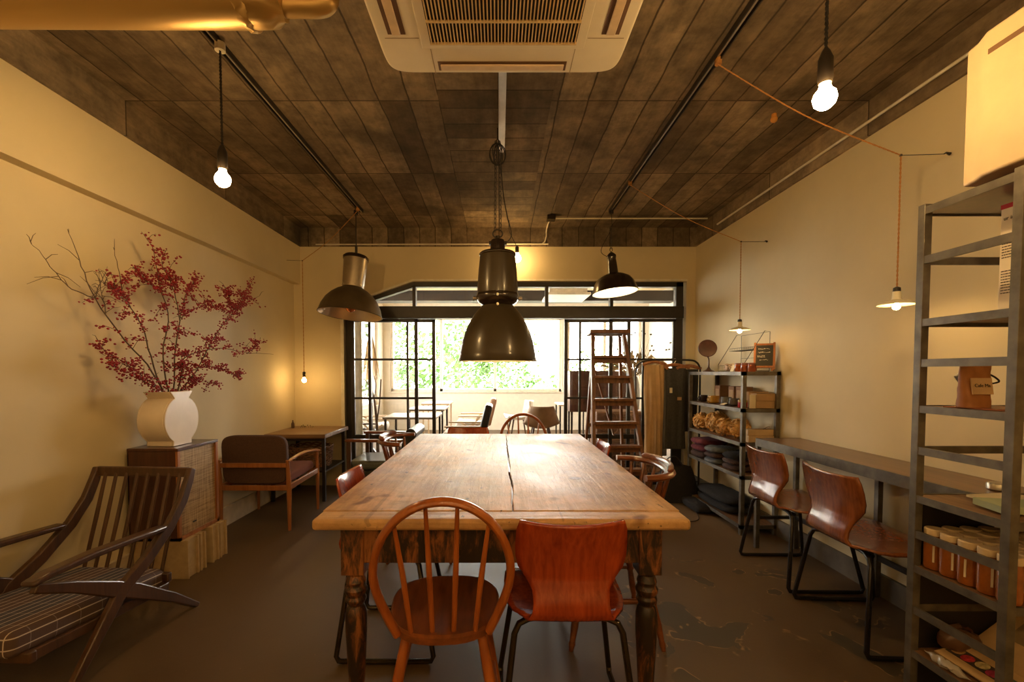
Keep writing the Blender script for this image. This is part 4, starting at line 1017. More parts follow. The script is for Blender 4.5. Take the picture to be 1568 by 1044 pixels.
for r_, (zz, w0, w1) in enumerate(((.055, -.04, .035), (.028, -.042, .03), (.0, -.045, -.002), (-.008, -.045, .0), (-.03, -.03, .02))):
    xx = w0
    while xx < w1:
        d = random.uniform(.004, .010); m.box((xx+d/2, -.004, zz+random.uniform(-.002, .002)), (d, .0015, random.choice((.002, .006, .004)))); xx += d+.003
xf(m, T).build('chalk_writing', CH, t)
# second level: mugs, boxes
z = LV[1]
def mug(x, y, r, h, m_, label, saucer=False, hang=0):
    t = thing('mug', label, 'mug', (x, y, z), group='mugs on the display shelf', world=True)
    MB().lathe([(r*.8, z+.006), (r, z+.012), (r, z+h), (r*.92, z+h), (r*.9, z+.015), (0, z+.012)], (x, y, 0), 24).build('cup', m_, t, smooth=50)
    MB().tube([(x-(r+.015*math.sin(a))*math.cos(hang), y-(r+.015*math.sin(a))*math.sin(hang)-.0, z+h*.5+h*.3*math.cos(a)) for a in [PI*k/8 for k in range(9)]], .004, 8).build('handle', m_, t)
    MB().lathe([(r*.5, z), (r*1.5 if saucer else r*.8, z+.006), (r*.5, z+.007)], (x, y, 0), 24).build('saucer' if saucer else 'foot', m_, t)
mug(1.85, 4.11, .036, .06, plain('dark brown glaze', (.03, .018, .014), .25), 'dark brown mug at the far end of the display shelf')
mug(1.845, 3.90, .042, .065, plain('mustard glaze', (.42, .22, .02), .25), 'mustard yellow cup on a saucer on the display shelf', True)
mug(1.85, 3.70, .04, .065, plain('grey glaze', (.16, .15, .13), .25), 'grey mug on the display shelf in front of small brown boxes')
mug(1.86, 3.60, .037, .06, plain('slate grey glaze', (.11, .10, .09), .25), 'slate grey mug nearest the red pot on the display shelf')
for k, (y, lb) in enumerate(((4.02, 'small brown box behind the mugs, farthest of three'), (3.78, 'small brown box behind the mugs, middle of three'), (3.66, 'small brown box behind the mugs, nearest of three'))):
    t = thing('small_box', lb, 'box', (1.97, y, z), group='small brown boxes behind the mugs', world=True)
    cb = MB().bb(1.93, 2.02, y-.045, y+.045, z, z+.15).build('carton', plain('brown carton', (.24, .12, .05), .8), t, bevel=.002)
    MB().bb(1.9285, 1.9300, y-.03, y+.03, z+.03, z+.12).build('label_patch', KRAFT, cb)
t = thing('red_pot', 'small red pot with yellow top and tag at the near post of the display shelf', 'pot', (1.84, 3.43, z), world=True)
MB().lathe([(.03, z), (.034, z+.01), (.034, z+.04)], (1.84, 3.43, 0), 20).build('pot_body', plain('red glaze', (.42, .02, .015), .3), t)
MB().lathe([(.034, z+.04), (.033, z+.055), (.02, z+.06)], (1.84, 3.43, 0), 20).build('lid', plain('yellow glaze', (.6, .38, .05), .4), t)
simple('paper_card', MB().box((1.81, 3.66, z+.012), (.035, .07, .002), Matrix.Rotation(R(-25), 3, 'Y')), PAPER, 'small cream price card in front of the mugs', 'card', (1.81, 3.66, z))
for k, (x, y0_, y1_, zz, h, lb) in enumerate(((1.96, 3.335, 3.42, 0, .055, 'wide kraft box at the near end of the display shelf, lower'), (1.96, 3.33, 3.42, .055, .055, 'wide kraft box at the near end of the display shelf, upper'), (1.96, 3.44, 3.56, 0, .12, 'tall kraft box behind the red pot'))):
    simple('kraft_box', MB().bb(x-.07, x+.08, y0_, y1_, z+zz, z+zz+h-.001), KRAFT, lb, 'box', (x, (y0_+y1_)/2, z+zz), 'kraft boxes on the display shelf', bevel=.002)
simple('tagged_packet', MB().box((1.87, 3.345, z+.05), (.05, .004, .10)).ball((1.87, 3.352, z+.02), .02, 2, (1.2, .3, .9)), PAPER, 'cream packet with a tag in front of the kraft boxes', 'packet', (1.87, 3.345, z))
# third level: curly wood balls and wooden boxes
z = LV[2]; SHV = plain('curly wood shavings', (.66, .38, .12), .7, 0, .35, 70, .3)
def curlball(x, y, r, label, sd):
    random.seed(sd); m = MB().ball((x, y, z+r*.95), r*.82, 2, (1, 1, 1), .3)
    for _ in range(95):
        d = Vector((random.gauss(0, 1), random.gauss(0, 1), random.gauss(0, 1))).normalized(); c = Vector((x, y, z+r*.95))+d*r*.80
        if c.z < z+.012: continue
        e = d.orthogonal().normalized(); e = Matrix.Rotation(random.random()*6, 3, d) @ e; f = d.cross(e); q = r*.24
        m.tube([c+e*q*math.cos(a)+d*q*.75*math.sin(a)+f*q*.3*a for a in [0, .7, 1.4, 2.1, 2.8, 3.6]], .0035, 4, flat=(1, 2.2))
    simple('wood_shaving_ball', m, SHV, label, 'decoration', (x, y, z), 'curly wood shaving balls on the display shelf', smooth=60)
curlball(1.85, 4.14, .078, 'curly wood shaving ball, farthest on the display shelf', 1)
curlball(1.88, 3.91, .095, 'largest curly wood shaving ball, second from the far end', 2)
curlball(1.84, 3.69, .075, 'curly wood shaving ball, third from the far end', 3)
curlball(1.865, 3.51, .082, 'curly wood shaving ball nearest the wooden boxes', 4)
for k, (h0, lb) in enumerate(((0, 'flat pale wooden box on the display shelf, lower of two'), (.047, 'flat pale wooden box on the display shelf, upper of two'))):
    simple('flat_wooden_box', MB().bb(1.835, 2.03, 3.33+.01*k, 3.415, z+h0, z+h0+.046), plain('pale balsa', (.55, .38, .2), .7), lb, 'box', (1.93, 3.37, z+h0), 'flat wooden boxes', bevel=.002)
simple('dry_twig', MB().tube(resample([(1.95, 3.345, z+.095), (2.0, 3.37, z+.11), (2.03, 3.40, z+.105)], 10), .002, 5), TWIG, 'thin dry twig on the flat wooden boxes', 'twig', (1.99, 3.37, z+.095))
# fourth level: folded cloths
z = LV[3]
def cloth(cx, cy, w, d, h, layers, cols, label, drape=0, sd=1, name='folded_scarf', base=None):
    zz = z if base is None else base
    t = thing(name, label, 'cloth', (cx, cy, zz), group='folded cloths', world=True)
    for k in range(layers):
        hh = h/layers; z0 = zz+.001+k*hh
        def fn(u, v, top=True):
            a = u*2*PI; rr = 1+.05*noise.noise(Vector((math.cos(a)*2, math.sin(a)*2, k+sd*5)))
            ph = PI*v; e = 3.2
            cx_ = math.copysign(abs(math.cos(a))**(2/e), math.cos(a)); sy_ = math.copysign(abs(math.sin(a))**(2/e), math.sin(a))
            s_ = math.sin(ph)**.35; x = cx+cx_*w/2*s_*rr; y = cy+sy_*d/2*s_*rr
            zc = z0+hh*.5-hh*.5*math.cos(ph)
            zc += .006*noise.noise(Vector((x*18, y*18, k)))*(1 if v > .3 else 0)
            if drape and x < cx-w*.28: zc -= drape*((cx-w*.28-x)/(w*.22))**1.5*(.5+.5*math.sin(y*40))
            return (x, y, zc)
        MB().grid(fn, 40, 12).build('fold', cols[k % len(cols)], t, smooth=70)
    return t
FR = plain('dull crimson knit', (.13, .022, .03), .95, 0, .4, 60, .5); FB = plain('brown shaggy knit', (.06, .03, .022), .95, 0, .5, 90, .6)
FG = plain('grey blue wool', (.11, .12, .13), .95, 0, .3, 60, .4); FK = plain('black wool', (.010, .008, .008), .95, 0, .4, 60, .6)
cloth(1.885, 4.07, .26, .30, .17, 3, [FB, FR, FR], 'crimson and brown folded scarf at the far end of the display shelf', 0, 1)
cloth(1.865, 3.79, .25, .22, .14, 3, [FG, FB, FG], 'grey blue folded scarf in the middle of the display shelf', 0, 2)
cloth(1.90, 3.54, .25, .24, .13, 3, [FB, FB, FK], 'brown shaggy folded scarf at the near end of the display shelf', 0, 3)
cloth(1.90, 3.83, .26, .62, .13, 2, [FK, FK], 'black woolly bundle on the lowest board of the display shelf', 0, 4, 'wool_bundle', LV[4])
cloth(1.74, 3.98, .16, .40, .07, 1, [FK], 'black cloth heap on the floor beside the display shelf', 0, 5, 'cloth_heap', 0)

# ------------------------------------------------------------------ tall near shelf
root = thing('tall_steel_shelf', 'tall grey steel shelf unit in the right foreground', 'shelf', (1.74, 1.445, 0), world=True)
qx0, qx1, qy0, qy1 = 1.455, 2.035, 1.28, 1.60; tk = .026
for x in (qx0, qx1-tk):
    for y in (qy0, qy1-tk): MB().bb(x, x+tk, y, y+tk, 0, 1.775).build('post', STEEL, root, bevel=.001)
levels = [1.765, 1.383, 1.085, .772, .525, .222]
for i, z_ in enumerate(levels):
    h = .025
    MB().bb(qx0+.0015, qx0+.0065, qy0+.0015, qy1-.0015, z_-h, z_).bb(qx0+.002, qx1-.002, qy0+.0015, qy0+.0065, z_-h, z_).bb(qx0+.002, qx1-.002, qy1-.0065, qy1-.0015, z_-h, z_).bb(qx1-.0065, qx1-.0015, qy0+.0015, qy1-.0015, z_-h, z_).build('shelf_frame', STEEL, root)
    MB().bb(qx0+.005, qx1-.005, qy0+.005, qy1-.005, z_-.012 if i else z_-.02, z_-.003).build('shelf_board', (SHELFW if i else ROSE), root)
for z_ in (1.585, .928, .634, .365):
    MB().bb(qx0+.002, qx0+.012, qy0+tk, qy1-tk, z_-.013, z_+.013).bb(qx0+tk, qx1-tk, qy1-.012, qy1-.002, z_-.013, z_+.013).build('guard_rail', STEEL, root)
MB().bb(qx0+.002, qx0+.012, qy0+tk, qy1-tk, 1.232-.013, 1.232+.013).build('guard_rail', STEEL, root)
MB().bb(qx0+tk, qx1-tk, qy1-.010, qy1-.007, .02, .745).bb(qx1-.003, qx1-.001, qy0+tk, qy1-tk, .02, .745).build('back_panel', plain('black board', (.012, .009, .008), .6), root)
# cream box on top
root = thing('cream_case', 'cream box with moulded edge and slot handle on top of the tall steel shelf', 'box', (1.7, 1.35, 1.766), world=True)
poly = [(1.482, 1.478), (1.474, 1.436), (1.452, 1.392), (1.452, 1.20), (1.92, 1.20), (1.92, 1.478)]
MB().prism(poly, lambda x, y: (x, y, 1.79), lambda x, y: (x, y, 2.215)).build('case', plain('yellowed cream case', (.62, .47, .27), .45, 0, .04), root, bevel=.008, seg=3)
MB().bb(1.56, 1.90, 1.30, 1.44, 1.766, 1.792).build('foot', DARKGAP, root)
MB().bar((1.4525, 1.385, 2.15), (1.4525, 1.20, 2.15), .003, .016).build('handle_slot', plain('brown slot', (.16, .08, .03), .7), root, bevel=.001)
# carton with red band
root = thing('printed_carton', 'white printed carton with a red top edge on the tall steel shelf', 'box', (1.60, 1.43, 1.383), world=True)
bx, by0, by1, bz0, bz1 = 1.585, 1.375, 1.455, 1.383, 1.725
WP = plain('white card', (.80, .70, .54), .7, 0, .03)
MB().bb(bx, bx+.20, by0, by1, bz0, bz1).build('carton', WP, root, bevel=.002)
MB().bb(bx-.0006, bx+.2006, by0-.0006, by1+.0006, bz1-.014, bz1+.0004).build('red_band', REDP, root)
def txt_x(s, size, y, z_, m_, parent, x=bx, name='lettering'):
    Mx = Matrix.Translation((x-.0008, y, z_)) @ Matrix.Rotation(R(-90), 4, 'Z') @ Matrix.Rotation(R(90), 4, 'X')
    return text_mesh(s, size, name, m_, parent, Mx)
txt_x('ur in Stan', .016, 1.415, bz1-.045, INK, root)
m = MB(); random.seed(4)
for zt_, nn in ((1.600, 6), (1.515, 9)):
    for q in range(nn):
        yy = 1.448
        while yy > 1.448-random.uniform(.03, .055):
            d = random.uniform(.003, .009); m.bb(bx-.001, bx-.0002, yy-d, yy, zt_-q*.0085, zt_-q*.0085+.0028); yy -= d+.002
m.build('fine_print', INK, root)
MB().bb(bx-.0006, bx, 1.388, 1.412, bz0+.012, bz0+.027).build('red_label', REDP, root)
simple('thin_stick', MB().tube([(1.50, 1.56, 1.386), (1.56, 1.50, 1.389), (1.583, 1.36, 1.392)], .003, 6), DKWOOD, 'thin dark stick lying beside the printed carton', 'stick', (1.55, 1.47, 1.386))
# coffee bags
def bag(x, y, label, txt):
    t = thing('coffee_bag', label, 'bag', (x, y, 1.095), group='brown coffee bags', world=True); z0 = 1.088
    def fn(u, v):
        a = u*2*PI; w = .040+.010*v; d = .026*(1-v)**.7+.004; cx_ = math.copysign(abs(math.cos(a))**.7, math.cos(a)); sy_ = math.copysign(abs(math.sin(a))**.7, math.sin(a))
        return (x+cx_*w, y+sy_*d+.004*noise.noise(Vector((cx_*3, v*6, 1))), z0+.142*v)
    m = MB().grid(fn, 32, 14); m.build('pouch', plain('brown kraft pouch', (.30, .11, .025), .55, 0, .15, 30, .2), t, smooth=70)
    MB().box((x, y-.0235, z0+.068), (.066, .003, .052), Matrix.Rotation(R(-9), 3, 'X')).build('label_patch', plain('tan label', (.50, .33, .17), .6), t)
    if txt:
        text_mesh(txt, .015, 'lettering', INK, t, Matrix.Translation((x, y-.0258, z0+.070)) @ Matrix.Rotation(R(81), 4, 'X'))
bag(1.525, 1.46, 'brown coffee bag with tan label standing on the tall steel shelf', 'Cafe Ma')
bag(1.69, 1.46, 'brown coffee bag half hidden by the near post of the tall steel shelf', '')
t = thing('bag_clip', 'silver grey folded packet with black wire between the coffee bags', 'packet', (1.60, 1.53, 1.088), world=True)
MB().box((1.60, 1.55, 1.165), (.05, .012, .09), Matrix.Rotation(R(-35), 3, 'Y')).bb(1.58, 1.62, 1.545, 1.555, 1.088, 1.14).build('packet', plain('silver packet', (.4, .38, .33), .3, .6), t)
MB().tube(resample([(1.61, 1.54, 1.18), (1.63, 1.52, 1.195), (1.66, 1.51, 1.17), (1.63, 1.52, 1.16)], 14), .003, 6).build('wire', BLACK, t)
simple('wooden_board', MB().box((1.60, 1.46, 1.0855), (.20, .16, .004), Matrix.Rotation(R(10), 3, 'Z')), plain('red brown tray', (.25, .08, .03), .4), 'thin red brown board under the coffee bags', 'board', (1.6, 1.46, 1.085))
# green book and papers
simple('green_book', MB().box((1.60, 1.39, .786), (.16, .11, .022), Matrix.Rotation(R(-12), 3, 'Z')), GREENP, 'pale green book lying on the tall steel shelf', 'book', (1.6, 1.39, .772), bevel=.002)
simple('paper_sheet', MB().box((1.70, 1.50, .778), (.18, .12, .008), Matrix.Rotation(R(8), 3, 'Z')), PAPER, 'cream booklet behind the pale green book', 'booklet', (1.7, 1.5, .772))
# honey jars
HON = plain('amber honey', (.30, .085, .012), .08, 0, .25, 25, 0, .8); LIDM = plain('cream lid', (.66, .50, .30), .45, .0, .1)
zj = .525
jt = thing('honey_jar', 'amber honey jar', 'jar', (0, 0, 0), group='honey jars on the tall steel shelf')
jb = MB().lathe([(.024, 0), (.027, .003), (.0275, .01), (.0275, .075), (.024, .087), (.022, .09)], (0, 0, 0), 24).build('jar_body', HON, jt, smooth=50)
MB().lathe([(.0265, .088), (.027, .091), (.027, .102), (.025, .104)], (0, 0, 0), 24).build('lid', LIDM, jt, smooth=40)
MB().box((-.020, -.0185, .042), (.005, .005, .042), Matrix.Rotation(R(45), 3, 'Z')).build('label_strip', PAPER, jb)
jt.scale = (1.04, 1.04, 1.34)
first = True
rown = ['front', 'second', 'third', 'fourth', 'fifth']; coln = ['farthest from us', 'second farthest from us', 'middle of its row', 'second nearest to us', 'nearest to us']
for r_ in range(5):
    for c_ in range(5):
        x_ = 1.50+r_*.062; y_ = 1.548-c_*.0585
        lb = 'amber honey jar, %s row from the open side, %s' % (rown[r_], coln[c_])
        if first: jt.location = (x_, y_, zj); jt['label'] = lb; first = False
        else: dup(jt, (x_+random.uniform(-.002, .002), y_, zj), random.uniform(-.3, .3), lb)
# poster bag and print sheet on the bottom shelf
z0 = .222
root = thing('poster_board', 'kraft poster with a red number 50 leaning on the bottom shelf', 'poster', (1.78, 1.44, z0), world=True)
Tp = Matrix.Translation((1.72, 1.432, .300)) @ Matrix.Rotation(R(-90), 4, 'Z') @ Matrix.Rotation(R(38), 4, 'X')
xf(MB().box((0, 0, 0), (.27, .22, .006)), Tp).build('board', plain('light kraft', (.55, .36, .17), .7), root)
xf(MB().box((.02, .05, .0035), (.20, .10, .001)), Tp).build('grey_panel', plain('grey brown print', (.28, .20, .10), .7), root)
text_mesh('50', .07, 'lettering', REDP, root, Tp @ Matrix.Translation((.06, -.01, .0045)))
m = MB(); random.seed(6)
for q in range(3):
    xx = -.02
    while xx < .11:
        d = random.uniform(.006, .014); m.box((xx+d/2, .085-q*.022, .0045), (d, .007, .001)); xx += d+.006
xf(m, Tp).build('faint_print', INK, root)
root = thing('picture_sheet', 'cardboard strip with round coloured pictures on the bottom shelf', 'print', (1.60, 1.44, z0), world=True)
Ts = Matrix.Translation((1.565, 1.425, z0+.022)) @ Matrix.Rotation(R(-90), 4, 'Z') @ Matrix.Rotation(R(14), 4, 'X')
xf(MB().box((0, 0, 0), (.25, .105, .005)), Ts).build('sheet', plain('light kraft', (.55, .36, .17), .7), root)
xf(MB().box((0, .002, .003), (.235, .045, .001)), Ts).build('picture_band', plain('dark print', (.05, .035, .025), .6), root)
for k, cc in enumerate(((.30, .16, .06), (.45, .03, .04), (.5, .42, .2), (.35, .03, .08), (.10, .14, .10), (.5, .25, .08))):
    xf(MB().lathe([(.0, .0036), (.018, .0036), (.018, .0042), (0, .0042)], (-.098+k*.039, .002+.004*(-1)**k, 0), 20), Ts).build('round_picture', plain('print colour', cc, .6, 0, .5, 90), root)
root_m = MB(); random.seed(5)
def crump(u, v):
    a = u*2*PI; s_ = math.sin(PI*v); L = .16
    x_ = 1.478+.014*math.cos(a)*s_; y_ = 1.55-L*v; z_ = z0+.014+.013*math.sin(a)*s_
    p = Vector((x_, y_, z_)); k = noise.noise(p*60)*.010*s_
    return (max(1.462, x_+k), y_+k*.5, max(z0+.001, z_+k))
GP = N('crumpled clear plastic'); GP.col((.7, .62, .5)); GP.set(.12); GP.b.inputs['Transmission Weight'].default_value = .55
simple('plastic_wrap', MB().grid(crump, 30, 30), GP.m, 'crumpled clear plastic wrap on the bottom shelf edge', 'plastic', (1.49, 1.47, z0), smooth=25)
simple('brown_pouch', MB().ball((1.60, 1.55, z0+.05), .05, 3, (1.2, .7, 1), .4), plain('brown leather pouch', (.10, .045, .02), .4), 'dark brown pouch at the far corner of the bottom shelf', 'pouch', (1.6, 1.55, z0))

# ------------------------------------------------------------------ step ladder
root = thing('step_ladder', 'old wooden step ladder standing before the right sliding doors', 'ladder', (1.03, 4.05, 0), world=True)
def lr(side, z_):   # front rail x,y at height
    f = z_/1.53
    xb, xt = (.805, .825) if side < 0 else (1.285, 1.10)
    return Vector((xb+(xt-xb)*f, 3.80+.23*f, z_))
for s_ in (-1, 1): MB().bar(lr(s_, 0), lr(s_, 1.53), .030, .055, (0, 1, 0)).build('rail', LADW, root, bevel=.003)
for z_ in (.19, .37, .566, .766, .963, 1.16, 1.335):
    a = lr(-1, z_); b = lr(1, z_)
    MB().bar(a+Vector((-.005, 0, 0)), b+Vector((.005, 0, 0)), .085, .022).bar(a+Vector((0, .02, -.03)), b+Vector((0, .02, -.03)), .015, .05).build('step', LADW, root, bevel=.002)
MB().box((.965, 4.035, 1.548), (.35, .19, .032), Matrix.Rotation(R(-4), 3, 'X')).build('top_cap', LADW, root, bevel=.003)
for s_ in (-1, 1):
    MB().bar((.85 if s_ < 0 else 1.08, 4.09, 1.52), (.84 if s_ < 0 else 1.25, 4.55, 0), .022, .04, (0, 1, 0)).build('rear_leg', LADW, root, bevel=.002)
MB().bar((.85, 4.15, 1.3), (1.10, 4.35, .6), .012, .03, (0, 1, 0)).bar((.845, 4.33, .70), (1.17, 4.33, .70), .02, .035).build('rear_brace', LADW, root)

# ------------------------------------------------------------------ clothes rack
root = thing('clothes_rail', 'black arched clothes rail in the back right corner', 'clothes rail', (1.6, 4.46, 0), world=True)
y = 4.46
MB().tube(resample([(1.34, y, .02), (1.34, y, 1.0), (1.34, y, 1.2), (1.37, y, 1.285), (1.44, y, 1.315), (1.6, y, 1.32), (1.85, y, 1.32), (1.93, y, 1.30), (1.965, y, 1.24), (1.97, y, 1.1), (1.97, y, .02)], 70), .0095, 10).build('arch', BLACK, root)
MB().cyl((1.34, 4.30, .012), (1.34, 4.62, .012), .010).cyl((1.97, 4.32, .012), (1.97, 4.62, .012), .010).cyl((1.34, y, .12), (1.97, y, .12), .008).build('base', BLACK, root)
def hanging(name, x, w, z1, z0_, mat_, label, cat, hm, folds=5, depth=.035, taper=0, yy=4.46, rz=0):
    t = thing(name, label, cat, (x, yy, z1), world=True)
    Mr = Matrix.Translation((x, yy, 0)) @ Matrix.Rotation(rz, 4, 'Z') @ Matrix.Translation((-x, -yy, 0))
    def fn(u, v):
        a = u*2*PI; ww = w*(1-taper*(1-v)*.3)*.5*(1+.05*math.sin(v*7)); z_ = z1-(z1-z0_)*v
        px = math.copysign(abs(math.cos(a))**.8, math.cos(a))*ww; py = math.sin(a)*(depth*.4+depth*.6*min(1, v*3))*(1+.45*noise.noise(Vector((px/w*folds*1.3, v*1.2, x*7)))*2)+.012*noise.noise(Vector((px*30, v*2, 5)))
        return (x+px, yy+py, z_)
    xf(MB().grid(fn, 64, 24), Mr).build('fabric', mat_, t, smooth=70)
    xf(MB().tube(resample([(x-.20*w/.3, yy, z1+.005), (x, yy, z1+.035), (x+.20*w/.3, yy, z1+.005)], 12), .012, 8, flat=(1.3, .8)), Mr).build('hanger', hm, t)
    MB().tube(resample([(x, yy, z1+.035), (x, yy, z1+.055), (x+.015, yy, 1.322), (x, yy, 1.336), (x-.014, yy, 1.322)], 14), .002, 5).build('hook', PIPE, t)
    return t
BEI = plain('beige cotton', (.46, .29, .13), .9, 0, .1, 12, .1); GRY = plain('grey green cotton', (.05, .046, .038), .9, 0, .2, 60, .1); DEN = plain('grey denim', (.12, .12, .115), .9, 0, .1)
HW = TEAK
hanging('trousers', 1.52, .17, 1.27, .30, BEI, 'beige trousers hanging on the clothes rail', 'trousers', HW, 4, .05, -.5)
t = hanging('long_apron', 1.72, .22, 1.24, .45, GRY, 'dark grey green apron with cream tags hanging on the clothes rail', 'apron', HW, 3, .03)
MB().bb(1.655, 1.68, 4.405, 4.41, 1.0, 1.05).build('tag', PAPER, t)
MB().bb(1.73, 1.77, 4.405, 4.41, .93, .96).build('tag', KRAFT, t)
t = hanging('work_shirt', 1.86, .18, 1.23, .62, plain('dark charcoal cotton', (.03, .026, .022), .9), 'charcoal work shirt hanging beside the wall on the clothes rail', 'shirt', HW, 3, .03)
t = hanging('denim_apron', 1.62, .06, 1.22, .38, DEN, 'narrow grey denim garment between the trousers and the apron', 'apron', HW, 2, .03)
# bag on the floor
root = thing('black_bag', 'large black bag standing on the floor under the clothes', 'bag', (1.66, 4.30, 0), world=True)
def bagf(u, v):
    a = u*2*PI; w = .20*(1-.35*v**2); d = .09*(1-.7*v); e = .7
    x_ = math.copysign(abs(math.cos(a))**e, math.cos(a))*w; y_ = math.copysign(abs(math.sin(a))**e, math.sin(a))*d
    return (1.66+x_, 4.22+y_, .33*v+.02*noise.noise(Vector((x_*9, y_*9, v*3))) if v > .05 else .002)
MB().grid(bagf, 48, 16).build('body', plain('black canvas', (.012, .010, .010), .8, 0, .3, 40, .3), root, smooth=70)
MB().tube(resample([(1.56, 4.22, .31), (1.58, 4.22, .40), (1.66, 4.22, .41), (1.72, 4.22, .32)], 16), .008, 8, flat=(.5, 1.6)).build('strap', BLACK, root)
# loose cable on floor
simple('floor_cable', MB().tube(resample([(1.50, 3.95, .004), (1.40, 3.8, .004), (1.48, 3.62, .004), (1.62, 3.66, .004), (1.70, 3.9, .004), (1.72, 4.1, .004)], 50), .0035, 6), CORDB, 'thin black cable curled on the floor beside the display shelf', 'cable', (1.55, 3.8, 0))

# ------------------------------------------------------------------ sun room furniture
LT = plain('pale oak', (.55, .40, .24), .5)
def sr_table(x0, x1, y0, y1, z_, topm, legm, label):
    t = thing('sunroom_table', label, 'table', ((x0+x1)/2, (y0+y1)/2, 0), group='small tables in the sun room', world=True)
    MB().bb(x0, x1, y0, y1, z_-.025, z_).build('table_top', topm, t, bevel=.003)
    for x in (x0+.03, x1-.03):
        for y_ in (y0+.03, y1-.03): MB().bb(x-.012, x+.012, y_-.012, y_+.012, 0, z_-.025).build('leg', legm, t)
TT = wood('greyed table top', (.22, .17, .11), (.42, .34, .24), 'x', 40, .4)
sr_table(-1.35, -.73, 5.25, 5.85, .68, TT, BLACK, 'nearest small table in the sun room with black edge')
sr_table(-1.25, -.74, 6.15, 6.75, .70, TT, BLACK, 'middle small table in the sun room with black legs')
sr_table(-1.25, -.80, 7.3, 7.9, .70, LT, LT, 'farthest pale oak table in the sun room')
sr_table(1.0, 1.55, 7.6, 8.2, .66, LT, BLACK, 'pale table on the right of the sun room behind the bucket chair')
def easy(loc, rz, label, fm, cm, bm2, group=None):
    t = thing('easy_chair', label, 'chair', loc, rz, group)
    for sx in (-1, 1):
        MB().bar((sx*.27, -.30, 0), (sx*.27, .22, .42), .03, .04, (1, 0, 0)).bar((sx*.27, .30, 0), (sx*.27, -.10, .50), .03, .04, (1, 0, 0)).build('side_frame', fm, t)
        MB().bar((sx*.27, -.22, .50), (sx*.27, .25, .50), .05, .02).build('armrest', fm, t, bevel=.004)
    MB().box((0, .03, .35), (.48, .52, .10), Matrix.Rotation(R(5), 3, 'X')).build('seat_cushion', cm, t, bevel=.03, seg=3)
    MB().box((0, -.27, .56), (.48, .10, .44), Matrix.Rotation(R(14), 3, 'X')).build('back_cushion', bm2, t, bevel=.03, seg=3)
    return t
WHL = plain('pale cushion', (.55, .5, .42), .7)
easy((-.45, 6.1, 0), R(90), 'lounge chair with black back and pale seat just beyond the open doors', LT, WHL, LEATHER, 'easy chairs in the sun room')
easy((-.40, 7.5, 0), R(90), 'pale wooden easy chair farther back in the middle of the sun room', LT, WHL, plain('tan canvas', (.35, .2, .12), .8), 'easy chairs in the sun room')
easy((-1.9, 5.9, 0), R(-90), 'grey easy chair at the left of the sun room', DKWOOD, plain('grey cushion', (.16, .15, .14), .8), LEATHER, 'easy chairs in the sun room')
easy((-2.0, 7.0, 0), R(-80), 'pale easy chair in the far left of the sun room', LT, WHL, WHL, 'easy chairs in the sun room')
def shell(loc, rz, label, m_, w=.2):
    t = thing('shell_chair', label, 'chair', loc, rz, 'shell chairs in the sun room')
    def fn(u, v):
        s_ = v*2-1; k = u
        if k < .5: y_ = -.24+.06*k; z_ = .74-.56*k; ww = w*(.75+.5*min(1, k*2.2)-.1*k)
        else: y_ = -.21+.42*(k-.5)*2; z_ = .46-.03*math.sin(PI*(k-.5)*2); ww = w*1.05
        return (s_*ww, y_+.10*s_*s_*(1 if k < .5 else (1-k)*2), z_+.05*s_*s_*(0 if k < .35 else 1)*min(1, (k-.35)*5))
    MB().grid(fn, 24, 14).build('shell', m_, t, solid=.02, smooth=70)
    for sx in (-1, 1):
        for sy in (-1, 1): MB().tube([(sx*.1, sy*.1, .45), (sx*.19, sy*.19, 0)], [.014, .010], 8).build('leg', DKWOOD, t)
shell((.58, 6.3, 0), R(180+180), 'brown bucket chair with its back to us in the sun room', plain('brown bucket', (.26, .15, .07), .6), .21)
shell((.32, 7.4, 0), R(100), 'white shell chair in the sun room behind the hoop back chair', plain('white shell', (.8, .76, .68), .4), .19)
# dark wooden cabinet on thin legs
root = thing('legged_cabinet', 'dark brown wooden cabinet on thin legs behind the right sliding doors', 'cabinet', (1.25, 6.1, 0), world=True)
DB = wood('dark plum wood', (.05, .016, .010), (.12, .04, .022), 'z', 40, .4)
MB().bb(.93, 1.72, 5.95, 6.25, .68, 1.22).build('body', DB, root, bevel=.004)
MB().bb(.95, 1.16, 5.935, 5.95, .70, 1.20).bb(1.18, 1.69, 5.935, 5.95, .70, 1.20).build('door', DB, root, bevel=.003)
for x in (.96, 1.69):
    for y_ in (5.98, 6.22): MB().tube([(x, y_, .68), (x, y_, 0)], [.015, .009], 8).build('leg', BLACK, root)
# wicker trunk and glass vase with dried grass
t = thing('wicker_chest', 'wicker trunk behind the glass at the right', 'trunk', (1.55, 5.5, 0), world=True)
MB().bb(1.14, 1.93, 5.32, 5.70, 0, .74).build('trunk_body', WICK, t, bevel=.02)
m = MB(); random.seed(9)
for k in range(60):
    x_ = random.uniform(1.16, 1.90); zz = random.uniform(.05, .70); r_ = random.uniform(.03, .06)
    m.tube([(x_+r_*math.cos(a), 5.315, zz+r_*math.sin(a)) for a in [2*PI*j/10 for j in range(10)]], .005, 4, closed=True)
m.build('woven_loops', WICK, t)
t = thing('glass_vase', 'tall grey glass vase with dried grasses on the wicker trunk', 'vase', (1.62, 5.5, .74), world=True)
MB().lathe([(.055, .742), (.075, .76), (.085, .90), (.075, 1.05), (.055, 1.15)], (1.62, 5.5, 0), 24).build('vase_body', plain('grey glass', (.30, .28, .24), .15, 0, .1), t, smooth=60)
m = MB()
